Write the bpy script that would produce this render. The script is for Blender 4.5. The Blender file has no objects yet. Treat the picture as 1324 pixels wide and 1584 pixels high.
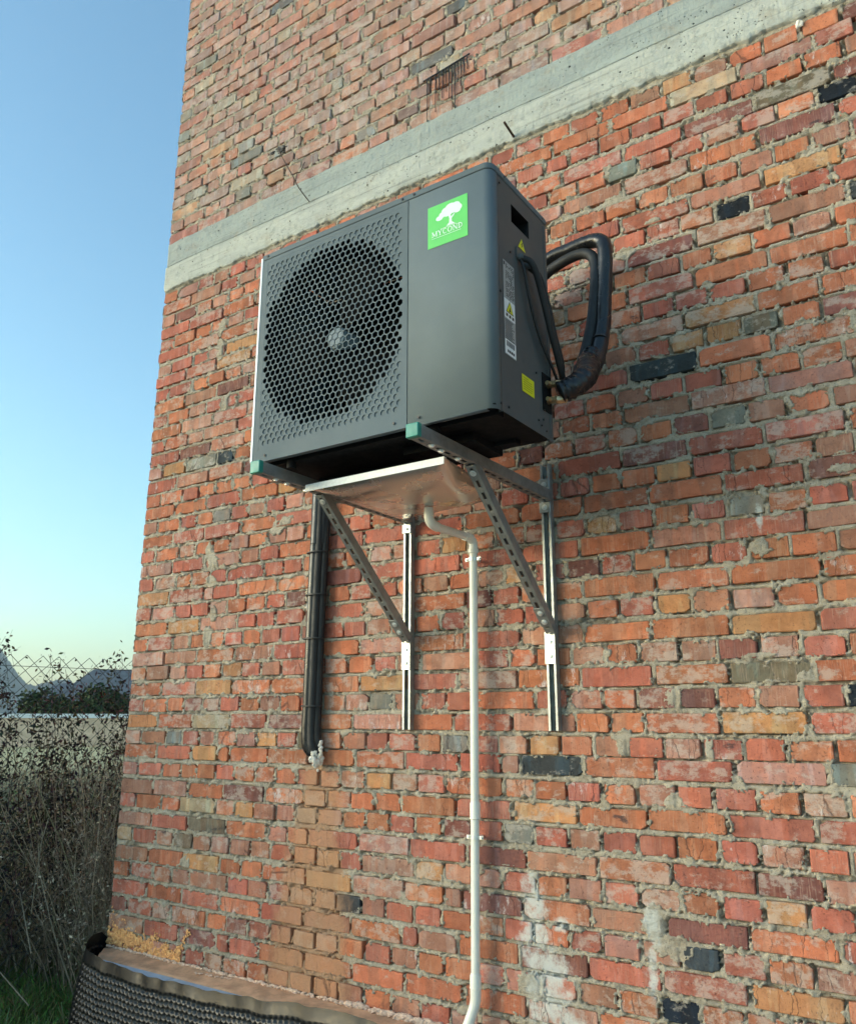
import bpy, math, random
import numpy as np
from mathutils import Vector, Matrix

random.seed(7)
rng = np.random.default_rng(11)
SC = bpy.context.scene
COL = SC.collection
R = math.radians

# ------------------------------------------------------------------ camera
CAM = Vector((3.92496, -2.88352, 1.6))
YAW, PITCH, ROLL, FPX = -5.96519e-01, 2.48187e-01, 8.4e-04, 1270.06
F = Vector((math.sin(YAW) * math.cos(PITCH), math.cos(YAW) * math.cos(PITCH), math.sin(PITCH)))
R0 = Vector((math.cos(YAW), -math.sin(YAW), 0))
U0 = R0.cross(F)
RT = R0 * math.cos(ROLL) + U0 * math.sin(ROLL)
UP = -R0 * math.sin(ROLL) + U0 * math.cos(ROLL)
cd = bpy.data.cameras.new('camera')
cam = bpy.data.objects.new('camera', cd)
COL.objects.link(cam)
cam.matrix_world = Matrix(((RT.x, UP.x, -F.x, CAM.x), (RT.y, UP.y, -F.y, CAM.y), (RT.z, UP.z, -F.z, CAM.z), (0, 0, 0, 1)))
cd.sensor_fit = 'VERTICAL'
cd.sensor_height = 36
cd.lens = 36 * FPX / 1584
cd.clip_start = 0.05
cd.clip_end = 12000
SC.camera = cam

# ------------------------------------------------------------------ sky, sun, exposure
SUN_EL, SUN_AZ = R(6), R(-132)          # azimuth from +Y towards +X: soft evening light from in front of the wall, beyond its left corner
w = bpy.data.worlds.new('World'); SC.world = w; w.use_nodes = True
nt = w.node_tree; bg = nt.nodes['Background']
sky = nt.nodes.new('ShaderNodeTexSky'); sky.sky_type = 'NISHITA'; sky.sun_disc = False
sky.sun_elevation = SUN_EL; sky.sun_rotation = SUN_AZ
sky.air_density = 1.0; sky.dust_density = 2.0; sky.ozone_density = 2.0
tn = nt.nodes.new('ShaderNodeMix'); tn.data_type = 'RGBA'; tn.blend_type = 'MULTIPLY'; tn.inputs[0].default_value = 1; tn.inputs[7].default_value = (.82, 1.0, .98, 1)
nt.links.new(sky.outputs[0], tn.inputs[6]); nt.links.new(tn.outputs[2], bg.inputs[0]); bg.inputs[1].default_value = 0.145
sd = bpy.data.lights.new('sun', 'SUN'); sd.energy = .86; sd.angle = R(42); sd.color = (1, .985, .955)
so = bpy.data.objects.new('sun', sd); COL.objects.link(so)
sdir = Vector((math.sin(SUN_AZ) * math.cos(SUN_EL), math.cos(SUN_AZ) * math.cos(SUN_EL), math.sin(SUN_EL)))
so.rotation_euler = (-sdir).to_track_quat('-Z', 'Y').to_euler(); so.location = (-20, 10, 20)
SC.view_settings.view_transform = 'Standard'; SC.view_settings.look = 'None'
SC.view_settings.exposure = 2.08; SC.view_settings.gamma = 1.0
SC.render.engine = 'CYCLES'
SC.cycles.max_bounces = 6; SC.cycles.diffuse_bounces = 4; SC.cycles.transparent_max_bounces = 8

# ------------------------------------------------------------------ helpers
def proj(x, y, z):
    d = Vector((x, y, z)) - CAM; f = d.dot(F)
    if f < .05: return None
    return 662 + FPX * d.dot(RT) / f, 792 - FPX * d.dot(UP) / f, f

class MB:
    def __init__(s): s.v = []; s.f = []; s.c = []
    def add(s, vs, fs, col=None):
        o = len(s.v); s.v += [tuple(p) for p in vs]; s.f += [tuple(i + o for i in f) for f in fs]
        if col is not None: s.c += [col] * len(vs)
    def box(s, x0, x1, y0, y1, z0, z1):
        s.obox(Vector(((x0 + x1) / 2, (y0 + y1) / 2, (z0 + z1) / 2)), Vector((abs(x1 - x0) / 2, 0, 0)), Vector((0, abs(y1 - y0) / 2, 0)), Vector((0, 0, abs(z1 - z0) / 2)))
    def obox(s, c, a, b, d):
        v = [c + a * i + b * j + d * k for k in (-1, 1) for j in (-1, 1) for i in (-1, 1)]
        s.add(v, [(0, 2, 3, 1), (4, 5, 7, 6), (0, 1, 5, 4), (2, 6, 7, 3), (1, 3, 7, 5), (0, 4, 6, 2)])
    def tube(s, pts, r, n=12, cap=True, wob=0):
        pts = [Vector(p) for p in pts]; rr = r if hasattr(r, '__len__') else [r] * len(pts)
        vs = []; fs = []; prev = None
        for i, p in enumerate(pts):
            t = (pts[min(i + 1, len(pts) - 1)] - pts[max(i - 1, 0)]).normalized()
            if prev is None:
                a = Vector((0, 0, 1)) if abs(t.z) < .9 else Vector((1, 0, 0))
                a = (a - t * a.dot(t)).normalized()
            else: a = (prev - t * prev.dot(t)).normalized()
            prev = a; b = t.cross(a)
            for k in range(n):
                th = 2 * math.pi * k / n; q = rr[i] * (1 + (random.uniform(-wob, wob) if wob else 0))
                vs.append(p + (a * math.cos(th) + b * math.sin(th)) * q)
        for i in range(len(pts) - 1):
            for k in range(n):
                k2 = (k + 1) % n; fs.append((i * n + k, i * n + k2, (i + 1) * n + k2, (i + 1) * n + k))
        if cap:
            fs.append(tuple(range(n - 1, -1, -1))); fs.append(tuple((len(pts) - 1) * n + k for k in range(n)))
        s.add(vs, fs)
    def build(s, name, mat, parent=None, smooth=False, label=None, kind=None):
        me = bpy.data.meshes.new(name)
        off = Vector((0, 0, 0))
        if parent is not None: off = wloc(parent)
        me.from_pydata([(x - off.x, y - off.y, z - off.z) for x, y, z in s.v], [], s.f)
        if s.c:
            at = me.color_attributes.new('tint', 'FLOAT_COLOR', 'POINT')
            at.data.foreach_set('color', np.array(s.c, dtype=np.float32).ravel())
        if mat is not None: me.materials.append(mat)
        if smooth: me.polygons.foreach_set('use_smooth', [True] * len(me.polygons))
        me.update()
        o = bpy.data.objects.new(name, me); COL.objects.link(o)
        if parent is not None: o.parent = parent
        if label: o['label'] = label
        if kind: o['kind'] = kind
        return o

def wloc(o):
    v = Vector((0, 0, 0))
    while o is not None: v = v + o.location; o = o.parent
    return v
def soft(o, ang=40):
    me = o.data; me.polygons.foreach_set('use_smooth', [True] * len(me.polygons))
    me.set_sharp_from_angle(angle=R(ang)); return o
def bev(o, wd=.002, seg=2):
    m = o.modifiers.new('bevel', 'BEVEL'); m.width = wd; m.segments = seg; m.limit_method = 'ANGLE'; m.angle_limit = R(40); soft(o, 50); return o
def tag(o, label=None, cat=None, group=None, kind=None):
    if label: o['label'] = label
    if cat: o['category'] = cat
    if group: o['group'] = group
    if kind: o['kind'] = kind
    return o
def thing(name, loc, label, cat, group=None):
    o = bpy.data.objects.new(name, None); COL.objects.link(o); o.location = loc; o.empty_display_size = .1
    return tag(o, label, cat, group)
def spline(pts, n=8):
    P = [Vector(p) for p in pts]; out = []
    P = [P[0] * 2 - P[1]] + P + [P[-1] * 2 - P[-2]]
    for i in range(1, len(P) - 2):
        for k in range(n):
            t = k / n; a, b, c, d = P[i - 1:i + 3]
            out.append(.5 * ((2 * b) + (c - a) * t + (2 * a - 5 * b + 4 * c - d) * t * t + (3 * b - a - 3 * c + d) * t ** 3))
    out.append(P[-2]); return out

# numpy value noise --------------------------------------------------
def hsh(i, j, s):
    n = (i.astype(np.int64) * 374761393 + j.astype(np.int64) * 668265263 + s * 1442695041) & 0xffffffff
    n = ((n ^ (n >> 13)) * 1274126177) & 0xffffffff
    return ((n ^ (n >> 16)) & 0xffff) / 65535.0
def vn(x, y, s):
    i = np.floor(x).astype(np.int64); j = np.floor(y).astype(np.int64); u = x - i; v = y - j
    u = u * u * (3 - 2 * u); v = v * v * (3 - 2 * v)
    a = hsh(i, j, s); b = hsh(i + 1, j, s); c = hsh(i, j + 1, s); d = hsh(i + 1, j + 1, s)
    return (a * (1 - u) + b * u) * (1 - v) + (c * (1 - u) + d * u) * v
def fbm(x, y, f, s, o=3):
    t = 0; a = .5; w_ = 0
    for k in range(o):
        t = t + a * vn(x * f, y * f, s + k * 17); w_ += a; a *= .55; f *= 2.07
    return t / w_
def grid_obj(name, X, Z, Y, mat, parent=None, kind=None):
    nx, nz = len(X), len(Z); n = nx * nz
    co = np.empty((n, 3), np.float32); gx, gz = np.meshgrid(X, Z)
    off = wloc(parent) if parent is not None else Vector((0, 0, 0))
    co[:, 0] = gx.ravel() - off.x; co[:, 1] = Y.ravel() - off.y; co[:, 2] = gz.ravel() - off.z
    return raw_grid(name, co, nx, nz, mat, parent, kind)
def raw_grid(name, co, nx, nz, mat, parent=None, kind=None):
    idx = np.arange(nx * nz).reshape(nz, nx)
    q = np.stack([idx[:-1, :-1], idx[:-1, 1:], idx[1:, 1:], idx[1:, :-1]], -1).reshape(-1, 4)
    me = bpy.data.meshes.new(name); me.vertices.add(len(co)); me.vertices.foreach_set('co', co.astype(np.float32).ravel())
    m = len(q); me.loops.add(m * 4); me.polygons.add(m)
    me.loops.foreach_set('vertex_index', q.ravel().astype(np.int32))
    me.polygons.foreach_set('loop_start', np.arange(0, m * 4, 4, dtype=np.int32))
    me.polygons.foreach_set('use_smooth', [True] * m)
    me.materials.append(mat); me.update(calc_edges=True)
    o = bpy.data.objects.new(name, me); COL.objects.link(o)
    if parent is not None: o.parent = parent
    if kind: o['kind'] = kind
    return o

# ------------------------------------------------------------------ materials
class NT:
    def __init__(s, name):
        s.m = bpy.data.materials.new(name); s.m.use_nodes = True; s.t = s.m.node_tree; s.b = s.t.nodes['Principled BSDF']
    def n(s, ty, **kw):
        x = s.t.nodes.new(ty)
        for k, v in kw.items(): setattr(x, k, v)
        return x
    def l(s, a, b): s.t.links.new(a, b)
    def sock(s, x, v):
        if isinstance(v, (int, float)): x.default_value = v
        elif isinstance(v, tuple): x.default_value = v if len(v) == len(x.default_value) else v + (1,)
        else: s.l(v, x)
    def pos(s): return s.n('ShaderNodeNewGeometry').outputs['Position']
    def math(s, op, a, b=0.0, c=0.0, clamp=False):
        x = s.n('ShaderNodeMath', operation=op, use_clamp=clamp)
        s.sock(x.inputs[0], a); s.sock(x.inputs[1], b); s.sock(x.inputs[2], c); return x.outputs[0]
    def vmath(s, op, a, b):
        x = s.n('ShaderNodeVectorMath', operation=op); s.sock(x.inputs[0], a); s.sock(x.inputs[1], b); return x.outputs[0]
    def noise(s, vec, scale, det=4, rough=.55, dist=0.0):
        x = s.n('ShaderNodeTexNoise'); s.l(vec, x.inputs['Vector']); x.inputs['Scale'].default_value = scale
        x.inputs['Detail'].default_value = det; x.inputs['Roughness'].default_value = rough; x.inputs['Distortion'].default_value = dist
        return x.outputs['Fac']
    def ramp(s, f, a, b, c0=0.0, c1=1.0):
        x = s.n('ShaderNodeMapRange'); x.interpolation_type = 'SMOOTHSTEP'; x.clamp = True
        s.sock(x.inputs[0], f); s.sock(x.inputs[1], a); s.sock(x.inputs[2], b); s.sock(x.inputs[3], c0); s.sock(x.inputs[4], c1); return x.outputs[0]
    def mix(s, f, a, b, mode='MIX'):
        x = s.n('ShaderNodeMix', data_type='RGBA', blend_type=mode, clamp_factor=True)
        s.sock(x.inputs[0], f); s.sock(x.inputs[6], a); s.sock(x.inputs[7], b); return x.outputs[2]
    def bump(s, h, dist, strength=1.0, normal=None):
        x = s.n('ShaderNodeBump'); x.inputs['Distance'].default_value = dist; x.inputs['Strength'].default_value = strength
        s.l(h, x.inputs['Height'])
        if normal is not None: s.l(normal, x.inputs['Normal'])
        return x.outputs[0]
    def out(s, col=None, rough=None, normal=None, metal=None, spec=None):
        if col is not None: s.sock(s.b.inputs['Base Color'], col)
        if rough is not None: s.sock(s.b.inputs['Roughness'], rough)
        if metal is not None: s.sock(s.b.inputs['Metallic'], metal)
        if spec is not None: s.sock(s.b.inputs['Specular IOR Level'], spec)
        if normal is not None: s.l(normal, s.b.inputs['Normal'])
        return s.m

def ellipse(s, x, z, cx, cz, rx, rz):
    a = s.math('DIVIDE', s.math('SUBTRACT', x, cx), rx); b = s.math('DIVIDE', s.math('SUBTRACT', z, cz), rz)
    return s.math('SUBTRACT', 1.0, s.math('ADD', s.math('MULTIPLY', a, a), s.math('MULTIPLY', b, b)))
def stains(s, P):
    sep = s.n('ShaderNodeSeparateXYZ'); s.l(P, sep.inputs[0]); x, z = sep.outputs[0], sep.outputs[2]
    e = None
    for a in ((2.43, .86, .07, .19), (2.48, .68, .10, .20), (2.42, 1.0, .04, .08), (2.53, .90, .05, .03), (2.87, .95, .035, .09), (2.86, .80, .02, .1), (2.52, .60, .10, .06), (3.33, 2.28, .014, .07)):
        q = ellipse(s, x, z, *a); e = q if e is None else s.math('MAXIMUM', e, q)
    e = s.math('MAXIMUM', e, -1.0)
    n = s.noise(P, 14, 6, .7); lime = s.ramp(s.math('ADD', e, s.math('MULTIPLY', s.math('SUBTRACT', n, .5), 4.6)), .0, 1.1)
    # brown run below the foam, widening downwards
    cz = s.math('SUBTRACT', 1.42, z)
    mp = s.n('ShaderNodeMapping'); s.l(P, mp.inputs[0]); mp.inputs['Scale'].default_value = (11, 11, 7)
    nn = s.noise(mp.outputs[0], 1.0, 6, .7)
    wd = s.math('ADD', .10, s.math('MULTIPLY', cz, .17))
    xx = s.math('ABSOLUTE', s.math('SUBTRACT', x, s.math('SUBTRACT', 1.39, s.math('MULTIPLY', cz, .05))))
    d = s.math('SUBTRACT', s.math('ADD', wd, s.math('MULTIPLY', s.math('SUBTRACT', nn, .5), .26)), xx)
    brown = s.math('MULTIPLY', s.ramp(d, -.03, .07), s.ramp(cz, -.02, .06))
    return lime, brown, x, z

def m_brick():
    s = NT('brick'); P = s.pos()
    at = s.n('ShaderNodeAttribute', attribute_name='tint'); col = at.outputs['Color']; al = at.outputs['Alpha']
    cmb = s.n('ShaderNodeCombineXYZ'); s.l(s.math('MULTIPLY', al, 37.0), cmb.inputs[0]); s.l(s.math('MULTIPLY', al, 11.3), cmb.inputs[1]); s.l(s.math('MULTIPLY', al, 23.7), cmb.inputs[2])
    Q = s.vmath('ADD', P, cmb.outputs[0])
    def st(sc):
        mp = s.n('ShaderNodeMapping'); s.l(Q, mp.inputs[0]); mp.inputs['Scale'].default_value = sc; return mp.outputs[0]
    r1 = s.math('FRACT', s.math('MULTIPLY', al, 7.13)); r2 = s.math('FRACT', s.math('MULTIPLY', al, 17.7)); r3 = s.math('FRACT', s.math('MULTIPLY', al, 29.3))
    # broad tone blocks along the brick (stack marks from the kiln)
    big = s.noise(st((13, 13, 2)), 1.0, 2, .5)
    c = s.mix(s.ramp(big, .46, .53, 0, .7), col, s.mix(1, col, (.74, .88, .98), 'MULTIPLY'))
    big2 = s.noise(st((21, 21, 3)), 1.0, 2, .5)
    c = s.mix(s.ramp(big2, .56, .61, 0, .7), c, s.mix(1, c, (1.12, 1.38, 1.55), 'MULTIPLY'))
    c = s.mix(s.ramp(s.noise(st((14, 14, 18)), 1.0, 4, .6), .35, .75, 0, .75), c, s.mix(1, c, (.66, .58, .54), 'MULTIPLY'))
    c = s.mix(s.ramp(s.noise(Q, 40, 5, .65), .45, .8, 0, .6), c, s.mix(1, c, (1.18, 1.18, 1.10), 'MULTIPLY'))
    # wire-cut vertical streaks
    stk = s.noise(st((240, 240, 14)), 1.0, 3, .6)
    c = s.mix(s.math('MULTIPLY', s.ramp(stk, .5, .72), s.ramp(r1, .35, 1, 0, .5)), c, (.52, .36, .27))
    # cement film
    fl = s.noise(st((16, 16, 24)), 1.0, 6, .72)
    th = s.math('SUBTRACT', .63, s.math('MULTIPLY', r2, .20))
    film = s.ramp(fl, th, s.math('ADD', th, .13), 0, .72)
    c = s.mix(film, c, s.mix(.25, (.50, .45, .39), col))
    # pale lime bloom on some bricks
    lb = s.noise(st((30, 30, 12)), 1.0, 5, .75)
    th2 = s.math('SUBTRACT', .80, s.math('MULTIPLY', s.math('MULTIPLY', r3, r3), .26))
    c = s.mix(s.ramp(lb, th2, s.math('ADD', th2, .1), 0, .75), c, (.62, .55, .53))
    # dark specks and pits
    pit = s.noise(Q, 165, 4, .65)
    c = s.mix(s.ramp(pit, .60, .72, 0, .7), c, (.07, .04, .035))
    sm = s.noise(st((10, 10, 22)), 1.0, 5, .7)
    c = s.mix(s.math('MULTIPLY', s.ramp(sm, .60, .72), s.ramp(r1, .80, .92, 0, .8)), c, (.035, .037, .045))
    lime, brown, x, z = stains(s, P)
    c = s.mix(s.math('MULTIPLY', brown, .68), c, (.49, .275, .155))
    c = s.mix(s.math('MULTIPLY', lime, .85), c, (.62, .64, .60))
    # fine crack lines
    vo = s.n('ShaderNodeTexVoronoi', feature='DISTANCE_TO_EDGE'); vo.inputs['Scale'].default_value = 1.0
    wv = s.noise(Q, 30, 3, .6); wc = s.n('ShaderNodeCombineXYZ'); s.l(s.math('MULTIPLY', wv, .5), wc.inputs[0])
    s.l(s.vmath('ADD', st((15, 15, 1.5)), wc.outputs[0]), vo.inputs['Vector'])
    crack = s.math('MULTIPLY', s.ramp(vo.outputs['Distance'], .0, .014, 1, 0), s.ramp(r3, .70, .74, 0, .6))
    c = s.mix(crack, c, (.06, .035, .03))
    h = s.math('ADD', s.math('MULTIPLY', s.noise(st((1, 1, 1)), 55, 6, .7), 1.0), s.math('MULTIPLY', s.ramp(pit, .58, .75), -.35))
    h = s.math('ADD', h, s.math('MULTIPLY', stk, .25)); h = s.math('SUBTRACT', h, s.math('MULTIPLY', crack, .5))
    h2 = s.noise(st((22, 22, 30)), 1.0, 4, .6)
    n1 = s.bump(h, .0065, .9); n2 = s.bump(h2, .005, .6, n1)
    return s.out(c, .92, n2, spec=.25)
def m_mortar():
    s = NT('mortar'); P = s.pos()
    a = s.noise(P, 9, 5, .6); b = s.noise(P, 70, 6, .7)
    c = s.mix(s.ramp(a, .3, .7), (.33, .285, .215), (.54, .475, .37))
    c = s.mix(s.ramp(b, .35, .75, 0, .6), c, (.64, .58, .47))
    c = s.mix(s.ramp(s.noise(P, 200, 3, .6), .56, .68, 0, .65), c, (.10, .09, .07))
    c = s.mix(s.ramp(s.noise(P, 4, 4, .6), .5, .75, 0, .35), c, (.30, .21, .14))
    lime, brown, x, z = stains(s, P)
    c = s.mix(s.math('MULTIPLY', brown, .82), c, (.46, .265, .155)); c = s.mix(s.math('MULTIPLY', lime, .8), c, (.62, .64, .6))
    n = s.bump(s.math('ADD', s.noise(P, 55, 7, .75), s.math('MULTIPLY', s.noise(P, 330, 3, .6), .3)), .011, 1.0)
    return s.out(c, .95, n, spec=.2)
def m_concrete():
    s = NT('concrete'); P = s.pos()
    sep = s.n('ShaderNodeSeparateXYZ'); s.l(P, sep.inputs[0])
    mp = s.n('ShaderNodeMapping'); s.l(P, mp.inputs[0]); mp.inputs['Scale'].default_value = (2.2, 2, 9)
    mv = s.n('ShaderNodeMapping'); s.l(P, mv.inputs[0]); mv.inputs['Scale'].default_value = (60, 60, 4)
    low = s.ramp(sep.outputs[2], 4.31, 4.33, 1, 0)
    base = s.mix(low, (.33, .365, .345), (.45, .465, .42))
    c = s.mix(s.ramp(s.noise(mp.outputs[0], 1.6, 6, .65), .3, .72, 0, .7), base, s.mix(1, base, (1.32, 1.32, 1.28), 'MULTIPLY'))
    c = s.mix(s.ramp(s.noise(mv.outputs[0], 1, 4, .6), .55, .75, 0, .45), c, (.42, .42, .38))
    c = s.mix(s.ramp(s.noise(P, 7, 6, .7), .52, .75, 0, .55), c, (.36, .29, .20))
    mb_ = s.n('ShaderNodeMapping'); s.l(P, mb_.inputs[0]); mb_.inputs['Scale'].default_value = (1.2, 1, 55)
    ln = s.noise(mb_.outputs[0], 1.0, 4, .6)
    c = s.mix(s.ramp(ln, .55, .68, 0, .4), c, (.17, .18, .16))
    c = s.mix(s.ramp(s.noise(P, 24, 6, .75), .5, .7, 0, .5), c, (.22, .235, .21))
    vo = s.n('ShaderNodeTexVoronoi'); vo.inputs['Scale'].default_value = 16; s.l(P, vo.inputs['Vector'])
    vo2 = s.n('ShaderNodeTexVoronoi'); vo2.inputs['Scale'].default_value = 62; s.l(P, vo2.inputs['Vector'])
    hole = s.math('MAXIMUM', s.ramp(vo.outputs['Distance'], .05, .09, 1, 0), s.math('MULTIPLY', s.ramp(vo2.outputs['Distance'], .1, .2, 1, 0), s.ramp(s.noise(P, 11, 3), .5, .6)))
    c = s.mix(hole, c, (.05, .05, .045))
    h = s.math('SUBTRACT', s.math('ADD', s.noise(P, 40, 6, .7), s.math('MULTIPLY', s.noise(mv.outputs[0], 1, 4), .4)), s.math('MULTIPLY', hole, 1.2))
    return s.out(c, .9, s.bump(h, .009, 1.0), spec=.25)
def m_plain(name, col, rough=.5, metal=0, var=.12, sc=20, bmp=0.0, spec=.5, bsc=300, dirt=None, coat=0):
    s = NT(name); tc = s.n('ShaderNodeTexCoord').outputs['Object']
    n = s.noise(tc, sc, 5, .6)
    c = s.mix(s.ramp(n, .3, .7), tuple(x * (1 - var) for x in col), tuple(min(1, x * (1 + var)) for x in col))
    if dirt: c = s.mix(s.ramp(s.noise(tc, sc * .35, 6, .7), .55, .8, 0, .5), c, dirt)
    nn = s.bump(s.noise(tc, bsc, 4, .6), .001, bmp) if bmp else None
    if coat: s.b.inputs['Coat Weight'].default_value = coat
    return s.out(c, s.ramp(s.noise(tc, sc * 1.7, 4), .3, .7, max(0, rough - .06), rough + .08), nn, metal, spec)
def m_tinted(name, rough=.9, noise_amt=.3, sc=30):
    s = NT(name); at = s.n('ShaderNodeAttribute', attribute_name='tint')
    c = s.mix(s.ramp(s.noise(s.pos(), sc, 3), .3, .7, 0, noise_amt), at.outputs['Color'], (.02, .02, .015))
    return s.out(c, rough, spec=.2)

M_BRICK, M_MORTAR, M_CONC = m_brick(), m_mortar(), m_concrete()
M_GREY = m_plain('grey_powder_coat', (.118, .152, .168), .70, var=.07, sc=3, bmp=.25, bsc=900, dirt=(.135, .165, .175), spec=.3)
M_GREY_SHADE = m_plain('grey_shaded_side', (.080, .090, .090), .6, var=.05, sc=4, bmp=.25, bsc=900)  # darker copy of the casing grey, the right side's shade in its colour
M_DARK = m_plain('black_paint', (.006, .007, .008), .8, spec=.2)
M_BLADE = m_plain('fan_plastic', (.002, .0022, .0025), .9, spec=.1)
M_HUB = m_plain('hub_plastic', (.26, .33, .37), .4)
M_FIN = m_plain('fin_blue', (.015, .025, .025), .5, metal=.3)
M_ZINC = m_plain('zinc_steel', (.40, .42, .40), .42, metal=.75, var=.18, sc=22, bmp=.2, dirt=(.22, .23, .22))
M_ZINCD = m_plain('dull_steel', (.27, .28, .27), .5, metal=.55, var=.15, sc=22, bmp=.2)
M_BRIGHT = m_plain('bright_zinc', (.78, .80, .76), .35, metal=.6, var=.1, sc=60)
M_TRAY = m_plain('tray_steel', (.66, .63, .58), .27, metal=1.0, var=.04, sc=5)
M_LIP = m_plain('tray_lip_sheen', (.90, .93, .91), .5, metal=.0, var=.06, sc=120)  # near-white base colour carries the metal lip's bright sheen
M_CAP = m_plain('teal_plastic', (.03, .26, .20), .45)
M_PVC = m_plain('white_pvc', (.84, .82, .72), .35, var=.06, sc=9, dirt=(.42, .42, .36))
M_RUB = m_plain('black_foam_rubber', (.014, .015, .016), .62, bmp=.4)
M_TAPE = m_plain('glossy_black_tape', (.010, .011, .013), .32, bmp=.9, bsc=40)
M_BRASS = m_plain('brass', (.50, .38, .22), .35, metal=.9, dirt=(.12, .10, .08))
M_FOAM = m_plain('white_foam', (.82, .76, .66), .9, var=.1, sc=60, bmp=.8)
M_YFOAM = m_plain('aged_foam', (.96, .44, .18), .9, var=.3, sc=70, bmp=1.0, bsc=160)
M_PFOAM = m_plain('pink_foam_bead', (.78, .55, .40), .9, var=.3, sc=60, bmp=1.0, bsc=160)
M_GREEN = m_plain('logo_green', (.11, .60, .12), .4, var=.03)
M_PRINT = m_plain('print_white', (.72, .86, .80), .45, var=.02)
M_YEL = m_plain('label_yellow', (.72, .74, .02), .4, var=.03)
M_LAB = m_plain('label_silver', (.33, .36, .36), .4, var=.1, sc=90)
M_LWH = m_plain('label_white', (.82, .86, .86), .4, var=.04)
M_INK = m_plain('label_ink', (.03, .03, .03), .5)
M_WIRE = m_plain('rusty_wire', (.05, .03, .02), .7)
M_TAR = m_plain('tar', (.02, .017, .015), .4)
M_PLINTH = m_plain('plinth_screed', (.58, .335, .195), .9, var=.25, sc=14, bmp=1.0, bsc=90, dirt=(.46, .33, .23))
M_XPS = m_plain('blue_insulation_board', (.40, .50, .60), .7, var=.1)
M_MEMB = m_plain('black_hdpe_membrane', (.008, .009, .010), .36, var=.25, dirt=(.022, .022, .021))

# ------------------------------------------------------------------ the brick building
PC = .0815204935
ZL = [4.0783,3.9994,3.9167,3.8347,3.7577,3.6812,3.5927,3.5175,3.4322,3.3504,3.2693,3.1861,3.1099,3.0265,2.9478,2.863,2.7806,2.7076,2.62,2.537,2.4566,2.3768,2.2959,2.2106,2.1292,2.0449,1.9621,1.8848,1.8098,1.7249,1.6425,1.5608,1.4799,1.4065,1.3204,1.2304,1.1606,1.0716,.9942,.9034,.8266,.7413,.6586,.5737,.4898]
ZR = [4.0729,4.0065,3.9296,3.8399,3.77,3.6874,3.5952,3.5144,3.437,3.3552,3.2719,3.1919,3.1112,3.0278,2.9471,2.8633,2.7757,2.7031,2.6174,2.5312,2.4497,2.3771,2.2874,2.2086,2.1306,2.0494,1.9677,1.8804,1.7982,1.7175,1.6407,1.5572,1.4732,1.4028,1.3151,1.2371,1.1543,1.068,.9888,.9067,.8244,.7449,.662,.58,.4898]
AX = {0:[3.516,3.648],1:[3.417,3.687],2:[3.511,3.645,3.782],3:[3.464,3.732],4:[3.405,3.536,3.67],5:[3.461,3.733],6:[3.385,3.509,3.633,3.77],7:[3.461,3.729],8:[3.548,3.687],9:[3.464,3.727],10:[3.404,3.539,3.673],11:[3.453,3.714],12:[3.369,3.503,3.635],13:[3.396,3.608],14:[3.338,3.468,3.6],15:[3.434,3.695],16:[3.382,3.519,3.653],17:[3.399,3.676],18:[3.326,3.458,3.596],19:[3.376,3.638],20:[3.259,3.393,3.527],21:[3.223,3.493],22:[3.23,3.359,3.491,3.618],23:[3.206,3.474],24:[3.285,3.421,3.564],25:[3.219,3.508],26:[3.213,3.357,3.491],27:[3.204,3.478],28:[3.29,3.422,3.555],29:[3.186,3.449],30:[3.269,3.404,3.531],31:[2.885,3.144,3.418],32:[3.213,3.346,3.484],33:[3.179,3.456],34:[3.242,3.372,3.503],35:[3.14,3.406],36:[3.233,3.369],37:[3.213,3.411],38:[3.229,3.358],39:[3.178,3.436],40:[3.222,3.359],41:[3.162,3.433]}
SPECIAL = [(3.74,3.79,'B'),(3.65,3.9,'E'),(3.35,3.47,'B'),(2.96,3.79,'G'),(3.02,2.9,'C'),(3.39,2.98,'E'),(3.75,3.39,'C'),(3.55,1.67,'B'),(1.61,.84,'C'),(.7,2.96,'C'),(.56,3.0,'G'),(2.5,1.42,'C'),(2.42,1.19,'G'),(2.7,1.19,'G'),(1.78,1.69,'G'),(2.05,1.52,'G'),(.73,1.11,'E'),(.56,1.03,'E'),(3.02,.84,'C'),(3.0,.68,'B'),(3.49,1.44,'G'),(3.33,1.75,'E'),(3.09,1.67,'M'),(3.23,2.66,'G'),(3.3,2.3,'G'),(3.33,1.1,'M'),(3.6,3.6,'O'),(3.43,2.06,'O'),(3.06,2.07,'O'),(.58,1.6,'T'),(.03,1.02,'T'),(3.53,2.72,'P'),(3.57,3.21,'O'),(3.32,1.58,'Y'),(3.01,1.96,'Y'),(3.35,1.92,'Y'),(3.34,1.01,'Y'),(3.24,.8,'Y'),(3.22,.94,'O'),(2.74,1.26,'O'),(3.0,1.26,'O'),(3.48,2.64,'O'),(3.11,2.95,'Y'),(3.23,3.02,'Y'),(2.93,2.6,'M'),(.77,1.6,'T'),(.7,1.17,'T'),(1.68,1.42,'O'),(2.47,1.26,'Y'),(3.36,3.69,'O'),(3.13,3.61,'O'),(1.33,1.5,'E'),(2.83,1.41,'O'),(2.53,1.33,'O'),(3.36,4.01,'T'),(3.18,4.13,'Y'),(3.3,1.77,'E')]
TINT = {'O': (.55, .190, .100), 'R': (.485, .155, .104), 'N': (.45, .205, .135), 'P': (.49, .235, .170), 'M': (.27, .105, .082), 'Y': (.55, .26, .12), 'T': (.52, .37, .24), 'G': (.26, .235, .190), 'C': (.065, .070, .075), 'B': (.018, .022, .030), 'E': (.20, .15, .10)}
XMAX = 6.0
ZTOP0, NTOP = 4.4905, 28
ZROOF = ZTOP0 + NTOP * PC

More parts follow.
